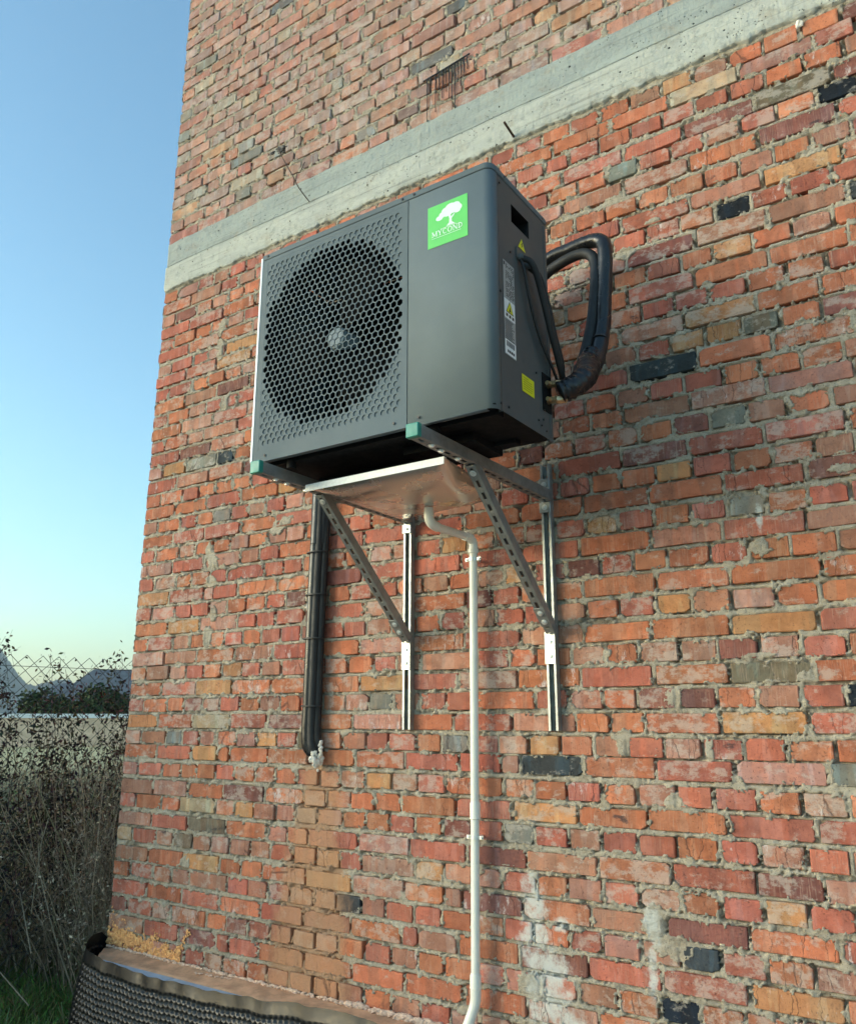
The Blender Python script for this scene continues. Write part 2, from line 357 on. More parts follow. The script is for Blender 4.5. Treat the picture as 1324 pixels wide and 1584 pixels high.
rows = []      # (z bottom at left, z bottom at x=3.5, joints)
def joints_for(kind, anchors, upper=False):
    pt = .2655 if kind == 'S' else .1335
    xs = [0.0]
    if kind == 'H': xs += [.128 + random.uniform(-.006, .006), .322 + random.uniform(-.008, .008)]
    a0 = anchors[0] if anchors else None
    if a0:
        k = max(1, round((a0 - xs[-1]) / pt)); st = (a0 - xs[-1]) / k; b = xs[-1]
        for i in range(1, k): xs.append(b + st * i + random.gauss(0, .006 if kind == 'S' else .004))
        xs += anchors
    while xs[-1] < XMAX: xs.append(xs[-1] + pt + random.gauss(0, .005))
    xs[-1] = XMAX
    out = [xs[0]]
    for i in range(1, len(xs)):          # now and then a stretcher is replaced by two pieces
        L = xs[i] - xs[i - 1]
        if kind == 'S' and L > .2 and not (3.0 < xs[i] < 3.8) and xs[i - 1] > .3:
            u = random.random()
            if u < .09: out.append(xs[i - 1] + L * .5)
            elif u < .13: out.append(xs[i - 1] + L * random.choice((.3, .7)))
        elif kind == 'H' and i > 3 and random.random() < .05 and not (3.0 < xs[i] < 3.8) and len(out) > 2 and out[-1] - out[-2] < .15:
            out.pop()
        out.append(xs[i])
    return out
for i in range(45):
    rows.append((ZL[i] if i < 45 else 0, ZR[i], joints_for('S' if i % 2 else 'H', AX.get(i, []))))
lower_rows = rows[:]
upper_rows = []
for k in range(NTOP):
    zb = ZTOP0 + k * PC
    upper_rows.append((zb + random.gauss(0, .002), zb + random.gauss(0, .002), joints_for('S' if k % 2 == 0 else 'H', [3.45 + random.uniform(-.05, .05)])))

bricks = []    # dict per brick
def mk_bricks(rws, upper):
    for (zl, zr, xs) in rws:
        row = []
        for a, b in zip(xs[:-1], xs[1:]):
            if b - a < .03: continue
            cx = (a + b) / 2; zb = zl + (zr - zl) * min(1.3, cx / 3.5)
            jl = .0055 + abs(random.gauss(0, .0025)); jr = .0055 + abs(random.gauss(0, .0025))
            if a == 0: jl = 0
            d = dict(x0=a + jl, x1=b - jr, z0=zb + random.uniform(-.001, .003), z1=zb + .0655 + random.uniform(-.003, .003), up=upper)
            u = random.random()
            if upper: pal = 'O' * 20 + 'R' * 26 + 'N' * 16 + 'P' * 24 + 'M' * 3 + 'Y' * 3 + 'T' * 4 + 'G' * 5 + 'C'
            elif cx < 1.9 and zb < 3: pal = 'O' * 40 + 'R' * 28 + 'N' * 16 + 'P' * 12 + 'M' * 3 + 'Y' * 3 + 'G'
            else: pal = 'O' * 40 + 'R' * 32 + 'N' * 18 + 'P' * 8 + 'M' * 6 + 'Y' * 4
            k = random.choice(pal)
            for (sx, sz, t) in SPECIAL:
                if d['x0'] - .004 < sx < d['x1'] + .004 and d['z0'] - .008 < sz < d['z1'] + .008: k = t
            c = TINT[k]; g = random.uniform(.82, 1.18)
            c = tuple(max(.01, x * g * random.uniform(.96, 1.04)) for x in c)
            if upper: m = random.uniform(.16, .50); c = tuple(x * (1 - m) + q * m for x, q in zip(c, (.52, .43, .37)))
            al = random.random()
            if k in 'BC': al = .0200 + .0004 * random.random()
            d['tint'] = c + (al,)
            d['pr'] = max(-.004, min(.006, random.gauss(0, .0022))) - (.002 if k == 'B' else 0)
            row.append(d)
        bricks.append(row)
mk_bricks(lower_rows, False); nlow = len(bricks); mk_bricks(upper_rows, True)

def brick_geo(d):
    """outline of ten points, a worn bevel, sides running back into the wall"""
    x0, x1, z0, z1 = d['x0'], d['x1'], d['z0'], d['z1']; yf = -d['pr']
    tx, tz = random.gauss(0, .006), random.gauss(0, .010)
    def ch(): return random.uniform(.001, .005) if random.random() < .78 else random.uniform(.006, .022)
    c = [ch() for _ in range(4)]; e = [min(v, .012) for v in c]; mx = (x0 + x1) / 2 + random.uniform(-.03, .03) * (x1 - x0) / .25
    j = lambda: random.uniform(-.0016, .0016)
    o = [(x0 + c[0], z0), (mx, z0 + j()), (x1 - c[1], z0), (x1, z0 + e[1]), (x1, z1 - e[2]), (x1 - c[2], z1), (mx, z1 + j()), (x0 + c[3], z1), (x0, z1 - e[3]), (x0, z0 + e[0])]
    if x0 < .001: o = [(max(a, x0 + random.uniform(-.002, .004)), b) for a, b in o]
    cx, cz = (x0 + x1) / 2, (z0 + z1) / 2; b = .0022
    vs = []
    for (x, z) in o: vs.append((x, .055, z))
    for (x, z) in o: vs.append((x + j() * .6, yf + b + tx * (x - cx) + tz * (z - cz), z + j() * .6))
    for (x, z) in o:
        ix = x + (b if x < cx else -b) * (1.2 if abs(x - cx) > .03 else 0); iz = z + (b if z < cz else -b)
        vs.append((ix, yf + tx * (x - cx) + tz * (z - cz) + random.uniform(-.0008, .0008), iz))
    n = 10; fs = []
    for k in range(n):
        k2 = (k + 1) % n
        fs.append((k, k2, n + k2, n + k)); fs.append((n + k, n + k2, 2 * n + k2, 2 * n + k))
    fs.append((20, 21, 26, 27)); fs.append((27, 28, 29, 20)); fs.append((21, 22, 25, 26)); fs.append((22, 23, 24, 25))
    return vs, fs

bld = thing('brick_building', (0, 0, 0), 'unfinished red brick building with a concrete band across its wall', 'building')
# the 300 bricks that show largest
def hidden(px, py):
    if 392 < px < 765 and 250 + (765 - px) * .42 < py < 640 + (765 - px) * .2: return True
    if 760 < px < 850 and 250 + (px - 760) < py < 690: return True
    return False
cand = []
for row in bricks:
    for d in row:
        p = proj((d['x0'] + d['x1']) / 2, 0, (d['z0'] + d['z1']) / 2); a = 0
        if p and 5 < p[0] < 1319 and 5 < p[1] < 1579 and not hidden(p[0], p[1]):
            q0 = proj(d['x0'], 0, d['z0']); q1 = proj(d['x1'], 0, d['z0']); q2 = proj(d['x0'], 0, d['z1'])
            a = abs(q1[0] - q0[0]) * abs(q2[1] - q0[1])
            if p[0] < 1290: pass
        d['a'] = a; cand.append(d)
top = set(id(d) for d in sorted(cand, key=lambda d: -d['a'])[:300])
rest = MB()
for row in bricks:
    for d in row:
        vs, fs = brick_geo(d)
        if id(d) in top:
            m = MB(); m.add(vs, fs, d['tint']); m.build('brick', M_BRICK, bld)
        else: rest.add(vs, fs, d['tint'])
# return wall at the corner (X = 0), running away behind
random.seed(21)
for ri, (zl, zr, xs) in enumerate(lower_rows + upper_rows):
    y = .0
    first = True
    while y < 4.2:
        L = (.25 if (ri % 2 == 0) else .12) if first else random.choice((.25, .25, .12)); first = False
        c = TINT[random.choice('OORRNPPMY')]; c = tuple(v * random.uniform(.8, 1.2) for v in c) + (random.random(),)
        if y > 0.01:
            px = random.uniform(-.003, .003); m = (px, y, zl), (px, y + L, zl), (px, y + L, zl + .066), (px, y, zl + .066)
            vs = list(m) + [(.05, q[1], q[2]) for q in m]
            rest.add(vs, [(3, 2, 1, 0), (4, 0, 1, 5), (1, 2, 6, 5), (2, 3, 7, 6), (3, 0, 4, 7)], c)
        y += L + .012
rest.build('brick', M_BRICK, bld, kind='stuff', label='bricks beyond the nearest three hundred')
random.seed(31)

# mortar: a height field that sinks in the joints, smears over the brick edges and leaves voids
SMEAR = [(.565, 2.47, .035, .05), (.605, 2.40, .04, .06), (.60, 2.30, .05, .04), (.63, 2.13, .03, .05), (.60, 2.02, .04, .06), (2.87, .95, .05, .06), (2.93, .88, .07, .045), (2.99, 1.67, .035, .04), (2.80, 1.52, .03, .05), (.55, 3.79, .04, .035), (.54, 3.66, .03, .05), (.545, 3.60, .03, .05), (3.43, 1.735, .035, .02), (2.41, .69, .06, .05), (3.10, 1.50, .02, .05), (2.97, 1.33, .04, .03), (.55, .93, .04, .03), (1.05, 2.52, .05, .03), (1.12, 2.56, .06, .03), (3.60, 2.40, .05, .02), (3.05, 3.52, .04, .02), (2.92, 3.42, .04, .03), (3.3, 1.81, .05, .012), (.62, 3.30, .02, .05), (3.52, 2.28, .05, .012), (3.32, 2.165, .045, .03), (1.7, 1.1, .04, .02), (2.2, 1.05, .03, .03)]
def mortar_field(X, Z, rws, brs, zt):
    GX, GZ = np.meshgrid(X, Z)
    n1 = fbm(GX, GZ, 16, 3, 3); n2 = fbm(GX, GZ, 70, 9, 3); n3 = .62 * fbm(GX, GZ, 26, 21, 4) + .38 * fbm(GX, GZ, 105, 23, 2); n4 = fbm(GX, GZ, 9, 40, 2); n5 = fbm(GX, GZ, 22, 55, 2)
    inside = np.full(GX.shape, -.006); head = np.zeros(GX.shape, bool); below = np.zeros(GX.shape)
    for row in brs:
        x0 = np.array([d['x0'] for d in row]); x1 = np.array([d['x1'] for d in row]); z0 = np.array([d['z0'] for d in row]); z1 = np.array([d['z1'] for d in row])
        lo, hi = z0.min() - .012, z1.max() + .012
        jr = np.where((Z > lo) & (Z < hi))[0]
        if not len(jr): continue
        js = slice(jr[0], jr[-1] + 1)
        mid = np.concatenate([(x1[:-1] + x0[1:]) / 2]); k = np.searchsorted(mid, X)
        gz = Z[js][:, None]
        dx = np.minimum(X - x0[k], x1[k] - X)[None, :]
        dz = np.minimum(gz - z0[k][None, :], z1[k][None, :] - gz)
        d = np.minimum(dx, dz)
        inside[js] = np.maximum(inside[js], d)
        head[js] |= (dx < 0) & (dz > -.002)
        u = (gz - z0[k][None, :]); below[js] = np.maximum(below[js], ((u < .003) & (u > -.006) & (dx > 0)) * 1.0)
    h = -.0030 + (n1 - .5) * .012 + (n2 - .5) * .008
    gap = (inside < .0004) & (inside > -.0034) & (n5 > .46); h = np.where(gap, h - .011, h)
    void = head & (n5 > .50); h = np.where(void, h - .020 * np.clip((n5 - .50) / .08, 0, 1), h)
    h = h - below * .012 * np.clip((n5 - .42) / .12, 0, 1)
    bedvoid = (~head) & (n4 > .66) & (inside < 0); h = np.where(bedvoid, h - .010, h)
    cov = (n3 - .50) * .066 + .0009                     # how far mortar creeps over the brick face
    cov = np.clip(cov, -.004, .016)
    for (cx, cz, rx, rz) in SMEAR:
        e = 1 - ((GX - cx) / rx) ** 2 - ((GZ - cz) / rz) ** 2 + (n3 - .5) * 2.2
        cov = np.where(e > 0, np.maximum(cov, np.clip(e, 0, 1) * .09), cov)
    t = np.clip((cov - inside) / .0035, 0, 1); t = t * t * (3 - 2 * t)
    hin = -.016; hs = .0040 + (n2 - .5) * .007 + (n1 - .5) * .005
    hI = hin * (1 - t) + hs * t
    blend = np.clip((inside + .002) / .004, 0, 1)
    H = h * (1 - blend) + hI * blend
    H = np.where((inside < 0) & (cov > .004), np.maximum(H, -.001 + (n2 - .5) * .005), H)
    return -H
NX = np.concatenate([np.arange(.004, 2.0, .0055), np.arange(2.0, 3.95, .0048), np.arange(3.95, 4.25, .008), np.arange(4.25, XMAX + .01, .02)])
NZ = np.arange(.47, 4.17, .0051)
grid_obj('mortar', NX, NZ, mortar_field(NX, NZ, lower_rows, bricks[:nlow], 4.17), M_MORTAR, bld)
UX = np.arange(.004, XMAX, .009); UZ = np.arange(4.47, ZROOF, .0085)
grid_obj('mortar', UX, UZ, mortar_field(UX, UZ, upper_rows, bricks[nlow:], ZROOF), M_MORTAR, bld)
mb = MB()                                           # mortar body behind the faces, corner face and roof slab
mb.box(.008, XMAX, .035, 4.2, .3, ZROOF); mb.build('wall_core', M_MORTAR, bld)

# concrete band of two formwork boards
def conc_band():
    X = np.arange(-.004, XMAX, .008); zb, zt = 4.156, 4.487; Z = np.concatenate([np.arange(zb, 4.318, .007), np.arange(4.318, 4.336, .0022), np.arange(4.336, zt, .0075), [zt]])
    GX, GZ = np.meshgrid(X, Z); n1 = fbm(GX, GZ, 5, 5, 3); n2 = fbm(GX, GZ, 60, 15, 3); n3 = fbm(GX, GZ * 0, 30, 25, 3); n4 = fbm(GX, GZ * 0, 14, 35, 3)
    y = -.006 - (n1 - .5) * .010 - (n2 - .5) * .003
    y = np.where(GZ < 4.327, y - .007, y)
    g = np.abs(GZ - (4.3275 + (n4 - .5) * .002)); y = np.where(g < .0044, y + .030, y)
    edge = np.clip((GZ - zb) / .03, 0, 1)
    y = y + (1 - edge) * (n2 - .3) * .022
    rag = (n3 - .5) * .030 * (1 - np.clip((GZ - zb) / .06, 0, 1)) - (n4 - .5) * .010 * np.clip((GZ - 4.44) / .05, 0, 1)
    Zd = GZ + rag
    y[0, :] = .03; y[-1, :] = .02; y[:, 0] = .05
    co = np.stack([GX.ravel(), y.ravel(), Zd.ravel()], 1)
    return raw_grid('concrete_beam', co, len(X), len(Z), M_CONC, bld)
conc_band()
m = MB(); m.box(-.004, .02, .045, 4.2, 4.16, 4.485); m.build('concrete_beam', M_CONC, bld)

# plinth: ledge of screed, blue insulation board
X = np.arange(-.02, 5.6, .02)
def ledge():
    prof = [(.03, .492), (0, .488), (-.03, .486), (-.07, .483), (-.11, .480), (-.133, .476), (-.138, .465), (-.138, .0)]
    co = []
    for j, (y, z) in enumerate(prof):
        for x in X:
            nn = (float(vn(np.array(x * 9.), np.array(y * 40.), 3)) - .5) * .012 if j < 6 else 0
            xx = max(x, .004 + max(0, -.02 - y) * .95) if x < .15 else x
            co.append((xx, y + (.004 * math.sin(x * 9) if j > 4 else 0), z + nn))
    return raw_grid('plinth', np.array(co), len(X), len(prof), M_PLINTH, bld)
ledge()
m = MB(); m.box(-.004, .02, .01, 4.2, .0, .47); m.build('plinth', M_PLINTH, bld)
m = MB()
for a, b in ((.15, .69), (.695, 1.86), (1.865, 3.1), (3.105, 4.35), (4.355, 5.6)):
    m = MB(); m.box(a, b, -.142, -.192, .0, .478); bev(m.build('insulation_board', M_XPS, bld), .004)

# ------------------------------------------------------------------ dimpled membrane
def membrane():
    # path in plan: comes round from behind the corner
    path = [(-.022, .30), (-.024, .05), (.0, -.07), (.065, -.165), (.18, -.215), (.5, -.225), (.9, -.222), (1.3, -.225), (1.8, -.23), (2.4, -.24), (3.2, -.25), (4.2, -.25), (5.6, -.26)]
    P = spline([(a, b, 0) for a, b in path], 30); S = [0]
    for a, b in zip(P[:-1], P[1:]): S.append(S[-1] + (b - a).length)
    S = np.array(S); step = .0072; s_ = np.arange(0, min(S[-1], 6.2), step)
    px = np.interp(s_, S, [p.x for p in P]); py = np.interp(s_, S, [p.y for p in P])
    tx = np.gradient(px); ty = np.gradient(py); L = np.hypot(tx, ty); nx, ny = ty / L, -tx / L
    n_h = 74; hh = np.linspace(0, 1, n_h)
    zt = np.interp(px, [-.3, -.15, .0, .3, .7, 1.1, 1.5, 1.9, 2.6, 6], [.56, .555, .548, .500, .487, .495, .535, .535, .52, .5]) + .022 * (vn(s_ * 5, s_ * 0, 7) - .5) + .008 * (vn(s_ * 19, s_ * 0, 9) - .5)
    zt = np.where(py > -.02, np.interp(py, [-.02, .05, .3], [.548, .49, .42]), zt)
    co = []; PD = .030
    for j, t in enumerate(hh):
        z = zt * (1 - t); dn = t * .53
        bulge = .02 * math.sin(t * 3.1) + .055 * t ** 1.3
        wav = .006 * np.sin(s_ * 3.1 + t * 2) * (.3 + t) + .008 * (vn(s_ * 17, s_ * 0 + t * 4, 5) - .5) * (1 - t) ** 2
        d = bulge + wav
        if dn > .052:
            q = (dn - .052) / (PD * .866); r0 = np.floor(q); fz = (q - r0 - .5) * PD * .866
            fx = ((s_ / PD + (r0 % 2) * .5) % 1 - .5) * PD
            rr2 = np.hypot(fx, fz); dim = -.014 * np.clip((.0118 - rr2) / .006, 0, 1)
        else: dim = np.zeros_like(s_)
        co.append(np.stack([px + nx * (d + dim), py + ny * (d + dim), z], 1))
    co = np.concatenate(co)
    o = raw_grid('dimpled_membrane', co, len(s_), n_h, M_MEMB)
    tag(o, 'black dimpled drainage sheet wrapped round the foot of the brick wall', 'membrane'); return o
membrane()

# ------------------------------------------------------------------ foam, wires, drips on the wall
def blob(mb, c, r, sq=(1, 1, 1), n=7, rough=.35):
    vs = []; fs = []; rings = n; seg = n + 3
    for i in range(rings + 1):
        th = math.pi * i / rings
        for k in range(seg):
            ph = 2 * math.pi * k / seg; q = r * (1 + random.uniform(-rough, rough))
            vs.append((c[0] + q * math.sin(th) * math.cos(ph) * sq[0], c[1] + q * math.cos(th) * sq[1], c[2] + q * math.sin(th) * math.sin(ph) * sq[2]))
    for i in range(rings):
        for k in range(seg):
            k2 = (k + 1) % seg; fs.append((i * seg + k, i * seg + k2, (i + 1) * seg + k2, (i + 1) * seg + k))
    mb.add(vs, fs)
m = MB()
def trail(pts, r0, dens=150):
    for (a, b) in zip(pts[:-1], pts[1:]):
        L = math.dist(a, b); k = max(2, int(L * dens))
        for i in range(k):
            t = random.random(); x = a[0] + (b[0] - a[0]) * t + random.gauss(0, r0 * .8); z = a[1] + (b[1] - a[1]) * t + random.gauss(0, r0 * .8)
            if x < .002: x = .003
            blob(m, (x, -.003, z), r0 * random.uniform(.3, .8), (1, .45, 1), 5, .45)
for k in range(300):
    x = random.uniform(.0, .36); z = random.gauss(.535, .025)
    if z < .49: z = .5
    if z - .5 < .10 - x * .16 or random.random() < .25: blob(m, (x, -.002, z), random.uniform(.004, .012), (1, .5, 1), 5, .5)
trail([(.02, .66), (.03, .60), (.02, .57)], .010); trail([(.04, .63), (.12, .62), (.17, .585), (.12, .57), (.05, .575)], .009, 200); trail([(.15, .60), (.22, .56)], .008)
trail([(.36, .62), (.37, .56), (.40, .585), (.37, .545)], .008); trail([(.60, .635), (.56, .56), (.52, .52), (.50, .49)], .010, 200); trail([(.33, .52), (.42, .50), (.5, .515)], .013, 330)
for k in range(240):
    x = random.uniform(.33, .56); z = random.uniform(.492, .54 + .02 * math.sin(x * 60)); blob(m, (x, -.003, z), random.uniform(.003, .010), (1, .55, 1), 5, .5)
tag(soft(m.build('foam_residue', M_YFOAM), 60), 'crusty yellow expanding foam smeared on the bottom corner of the brick wall', 'foam')
m = MB()
for k in range(620):
    x = random.uniform(.02, 2.6) ** 1.0; big = 1 + 1.2 * (1.6 < x < 2.3) ; blob(m, (x, -.010 + random.uniform(-.006, .004), .490 + random.uniform(-.003, .004)), random.uniform(.003, .008) * big, (1.7, 1, .8), 5, .4)
for k in range(26):
    x = random.uniform(.72, .95); blob(m, (x, -.07 - (x - .72) * -.15 + random.uniform(-.01, .01), .488), .005, (1.3, 1, .6), 5, .4)
tag(soft(m.build('foam_bead', M_PFOAM), 60), 'thin pinkish foam bead along the joint between brick wall and ledge', 'foam')
m = MB(); random.seed(5)
for k in range(46):
    blob(m, (1.405 + random.gauss(0, .010), -.045 + random.uniform(-.02, .03), 1.435 + random.gauss(0, .020)), random.uniform(.006, .014), (.8, .9, 1.1), 7, .3)
for k in range(8): blob(m, (1.424 + random.gauss(0, .003), -.04, 1.45 + k * .008), .008, (1, 1, 1), 6, .3)
tag(soft(m.build('foam_plug', M_FOAM), 80), 'white foam plug where the black pipes enter the brick wall', 'foam')
m = MB(); blob(m, (1.310, -.02, 2.115), .016, (.9, 1, 1.6), 7, .25); blob(m, (1.308, -.02, 1.95), .010, (.8, 1, 1.6), 7, .25)
tag(soft(m.build('foam_dab', M_FOAM), 80), 'small white foam dab behind the vertical black pipes', 'foam')

m = MB(); m.tube(spline([(.945, -.01, 4.76), (.965, -.03, 4.735), (1.05, -.06, 4.60), (1.13, -.08, 4.475), (1.17, -.07, 4.39), (1.205, -.02, 4.318)], 6), .0028, 6)
m.tube(spline([(1.147, -.01, 4.60), (1.135, -.03, 4.53), (1.143, -.06, 4.50), (1.15, -.075, 4.44)], 6), .0022, 6)
tag(m.build('rusty_wire', M_WIRE), 'thin dark wire hanging from a hole in the wall over the concrete band', 'wire')
m = MB(); m.tube([(2.447, .02, 4.168), (2.445, -.10, 4.195)], .006, 8)
tag(m.build('rebar_stub', M_WIRE), 'short dark bar end sticking out under the concrete band above the unit', 'bar')
m = MB(); random.seed(9); blob(m, (3.649, -.012, 4.128), .016, (.9, .5, 1.2), 6, .3)
tag(m.build('plaster_chip', M_FOAM), 'small white chip stuck under the right end of the concrete band', 'chip')
m = MB()
for k in range(26): blob(m, (.93 + random.gauss(0, .03), -.004 + random.uniform(0, .01), 4.775 + random.gauss(0, .010) + 0), random.uniform(.006, .014), (1.5, .5, .7), 5, .4)
tag(m.build('hollow_in_wall', M_TAR), 'dark tarry gap in the bricks where the thin wire comes out', 'gap')
m = MB(); random.seed(3)
for i, (x, zt, zb) in enumerate([(1.965, 4.735, 4.482), (1.985, 4.735, 4.69), (2.014, 4.728, 4.52), (2.035, 4.735, 4.64), (2.056, 4.74, 4.58), (2.075, 4.74, 4.61), (2.094, 4.745, 4.56), (2.112, 4.74, 4.55), (2.128, 4.745, 4.486), (2.146, 4.745, 4.63), (2.164, 4.75, 4.60), (2.182, 4.75, 4.64), (2.20, 4.755, 4.68)]):
    n = 7; m.tube([(x + random.uniform(-.0015, .0015), -.007, zt + (zb - zt) * k / n) for k in range(n + 1)], [.0035 - .0018 * k / n for k in range(n)] + [.0028], 6)
m.tube([(1.94, -.006, 4.735), (2.0, -.007, 4.738), (2.1, -.007, 4.747), (2.215, -.006, 4.760)], .004, 6)
tag(m.build('tar_drips', M_TAR), 'row of thin black tar drips running down bricks above the concrete band', 'tar drips')

# ------------------------------------------------------------------ mounting brackets
def slotted(mb, O, D, N, W, L, w=.041, h=.041, t=.0025, lip=.008, per=.05, slot=.028, sw=.012):
    """C channel from O along D; N points out of the slotted back, W is the width direction"""
    D, N, W = Vector(D).normalized(), Vector(N).normalized(), Vector(W).normalized(); O = Vector(O)
    def bx(a0, a1, w0, w1, n0, n1): mb.obox(O + D * ((a0 + a1) / 2) + W * ((w0 + w1) / 2) + N * ((n0 + n1) / 2), D * ((a1 - a0) / 2), W * ((w1 - w0) / 2), N * ((n1 - n0) / 2))
    bx(0, L, -w / 2, -w / 2 + t, -h + t, 0); bx(0, L, w / 2 - t, w / 2, -h + t, 0)
    bx(0, L, -w / 2, -w / 2 + lip, -h, -h + t); bx(0, L, w / 2 - lip, w / 2, -h, -h + t)
    bx(0, L, -w / 2 + t, -sw / 2, -t, 0); bx(0, L, sw / 2, w / 2 - t, -t, 0)
    a = .012
    bx(0, a, -sw / 2, sw / 2, -t, 0)
    while a < L:
        e = min(a + per, L); bx(min(a + slot, L), e, -sw / 2, sw / 2, -t, 0); a = e
def hexbolt(mb, c, n, r=.008, h=.007, washer=.012):
    c, n = Vector(c), Vector(n).normalized()
    if washer: mb.tube([c, c + n * .0018], washer, 14)
    mb.tube([c + n * .0018, c + n * h], r, 6)
def bracket(x, label, ztop, zbot=1.561):
    t = thing('mounting_bracket', (x, 0, zbot), label, 'bracket', 'steel brackets carrying the outdoor unit')
    rx = x - .012
    m = MB(); slotted(m, (rx, -.001, zbot), (0, 0, 1), (0, 1, 0), (1, 0, 0), ztop - zbot, w=.040, h=.030, lip=.010); bev(m.build('rail', M_ZINC, t), .0008, 1)
    m = MB(); slotted(m, (x, -.036, 2.4345), (0, -1, 0), (0, 0, -1), (1, 0, 0), .905); bev(m.build('arm', M_ZINCD, t), .0008, 1)
    m = MB(); m.box(x - .023, x + .023, -.941, -.962, 2.4325, 2.4775); bev(m.build('end_cap', M_CAP, t), .003)
    a = Vector((x, -.625, 2.428)); b = Vector((x, -.052, 1.915)); D = (b - a).normalized(); N = Vector((0, D.z, -D.y)).normalized()
    if N.z > 0: N = -N
    m = MB(); slotted(m, a - N * 0 + N * .0, D, N, (1, 0, 0), (b - a).length, w=.038, h=.036); bev(m.build('strut', M_ZINCD, t), .0008, 1)
    for xx_, za, zb in ((.021, 2.392, 2.434), (.019, 2.476, 2.53)):
        m = MB(); m.box(rx - .026, rx + xx_, -.0315, -.0355, za, zb); bev(m.build('end_plate', M_ZINC, t), .002)
    m = MB(); m.box(rx - .021, rx + .021, -.0315, -.0375, 1.805, 1.925); m.box(rx - .020, rx + .020, -.038, -.0385, 1.859, 1.861); bev(m.build('foot_plate', M_BRIGHT, t), .003)
    m = MB(); c0 = b - D * .085
    m.obox(c0 + N * .002, Vector((.0215, 0, 0)), D * .045, N * .0015); bev(m.build('splice_plate', M_ZINCD, t), .001, 1)
    for c, n in (((rx - .003, -.0355, 2.413), (0, -1, 0)), ((rx - .003, -.0355, 2.505), (0, -1, 0)), ((rx, -.0375, 1.888), (0, -1, 0)), ((rx, -.0375, 1.833), (0, -1, 0)), (c0 - D * .022 + N * .0035, N), (c0 + D * .022 + N * .0035, N), ((x, -.80, 2.4335), (0, 0, -1)), ((x, -.70, 2.4335), (0, 0, -1)), ((x + .004, -.86, 2.4335), (0, 0, -1)), (a + D * .03 + N * .001, N)):
        m = MB(); hexbolt(m, c, n); soft(m.build('bolt', M_BRIGHT, t), 40)
    return t
bracket(1.891, 'grey steel wall bracket under the fan end of the outdoor unit, pipes beside it', 2.50)
bracket(2.560, 'grey steel wall bracket under the plain right end of the outdoor unit', 2.592)

# ------------------------------------------------------------------ drip tray
tray = thing('drip_tray', (2.24, -.45, 2.36), 'shiny metal drip tray hung between the two brackets, with drain in its floor', 'tray')
m = MB()
rim = [(1.925, -.742, 2.431), (2.535, -.742, 2.431), (2.46, -.20, 2.431), (1.925, -.13, 2.431)]
def rr(q, r, n=5):
    out = []; k = len(q)
    for i in range(k):
        p = Vector(q[i]); a = (Vector(q[i - 1]) - p); b = (Vector(q[(i + 1) % k]) - p); ra = min(r[i], a.length * .45, b.length * .45)
        A = p + a.normalized() * ra; B = p + b.normalized() * ra
        for j in range(n + 1):
            t = j / n; out.append((A * (1 - t) + p * t) * (1 - t) + (p * (1 - t) + B * t) * t)
    return out
levels = [rr(rim, [.004, .01, .12, .01]), rr([(1.935, -.738, 2.424), (2.528, -.736, 2.424), (2.45, -.24, 2.424), (1.935, -.15, 2.424)], [.02, .03, .14, .03]),
          rr([(2.02, -.66, 2.392), (2.50, -.68, 2.398), (2.49, -.34, 2.392), (2.03, -.26, 2.40)], [.08, .06, .09, .08]),
          rr([(2.08, -.60, 2.378), (2.46, -.62, 2.380), (2.46, -.38, 2.376), (2.10, -.32, 2.384)], [.09] * 4)]
n = len(levels[0]); vs = [p for l in levels for p in l]; fs = []
for i in range(len(levels) - 1):
    for k in range(n): k2 = (k + 1) % n; fs.append((i * n + k, i * n + k2, (i + 1) * n + k2, (i + 1) * n + k))
fs.append(tuple((len(levels) - 1) * n + k for k in range(n)))
m.add(vs, fs); pan = soft(m.build('pan', M_TRAY, tray), 60)
md = pan.modifiers.new('thickness', 'SOLIDIFY'); md.thickness = .0012
m = MB(); m.box(1.93, 2.535, -.745, -.7435, 2.408, 2.434); m.box(1.93, 2.535, -.7435, -.728, 2.432, 2.434); bev(m.build('front_lip', M_LIP, tray), .0006, 1)
# drain pipe --------------------------------------------------------------
dp = thing('drain_pipe', (2.215, -.05, .55), 'white plastic drain pipe running down the wall from the drip tray', 'pipe')
m = MB(); m.tube(spline([(2.243, -.40, 2.376), (2.243, -.40, 2.338), (2.245, -.385, 2.318), (2.243, -.34, 2.312)], 6), .0185, 18); soft(m.build('elbow', M_PVC, dp), 40)
m = MB(); m.tube([(2.243, -.345, 2.3125), (2.2275, -.10, 2.322)], .0155, 18); soft(m.build('pipe', M_PVC, dp), 40)
m = MB(); m.tube(spline([(2.2285, -.125, 2.321), (2.2275, -.08, 2.320), (2.2265, -.054, 2.305), (2.226, -.052, 2.27)], 6), .0185, 18); m.tube([(2.226, -.052, 2.278), (2.226, -.052, 2.262)], .0215, 18); soft(m.build('elbow', M_PVC, dp), 40)
m = MB(); m.tube([(2.226, -.052, 2.29), (2.2185, -.052, 1.25)], .0165, 20, wob=0); soft(m.build('pipe', M_PVC, dp), 40)
m = MB(); m.tube([(2.2185, -.052, 1.26), (2.212, -.052, .64)], .0165, 20); soft(m.build('pipe', M_PVC, dp), 40)
m = MB(); m.tube([(2.2195, -.052, 1.30), (2.2195, -.052, 1.292), (2.219, -.052, 1.245), (2.219, -.052, 1.238), (2.219, -.052, 1.236)], [.0165, .020, .0195, .0215, .017], 20); soft(m.build('collar', M_PVC, dp), 40)
m = MB(); m.tube([(2.212, -.052, .71), (2.212, -.052, .70), (2.212, -.052, .665), (2.212, -.052, .66)], [.0165, .0205, .0205, .022], 20)
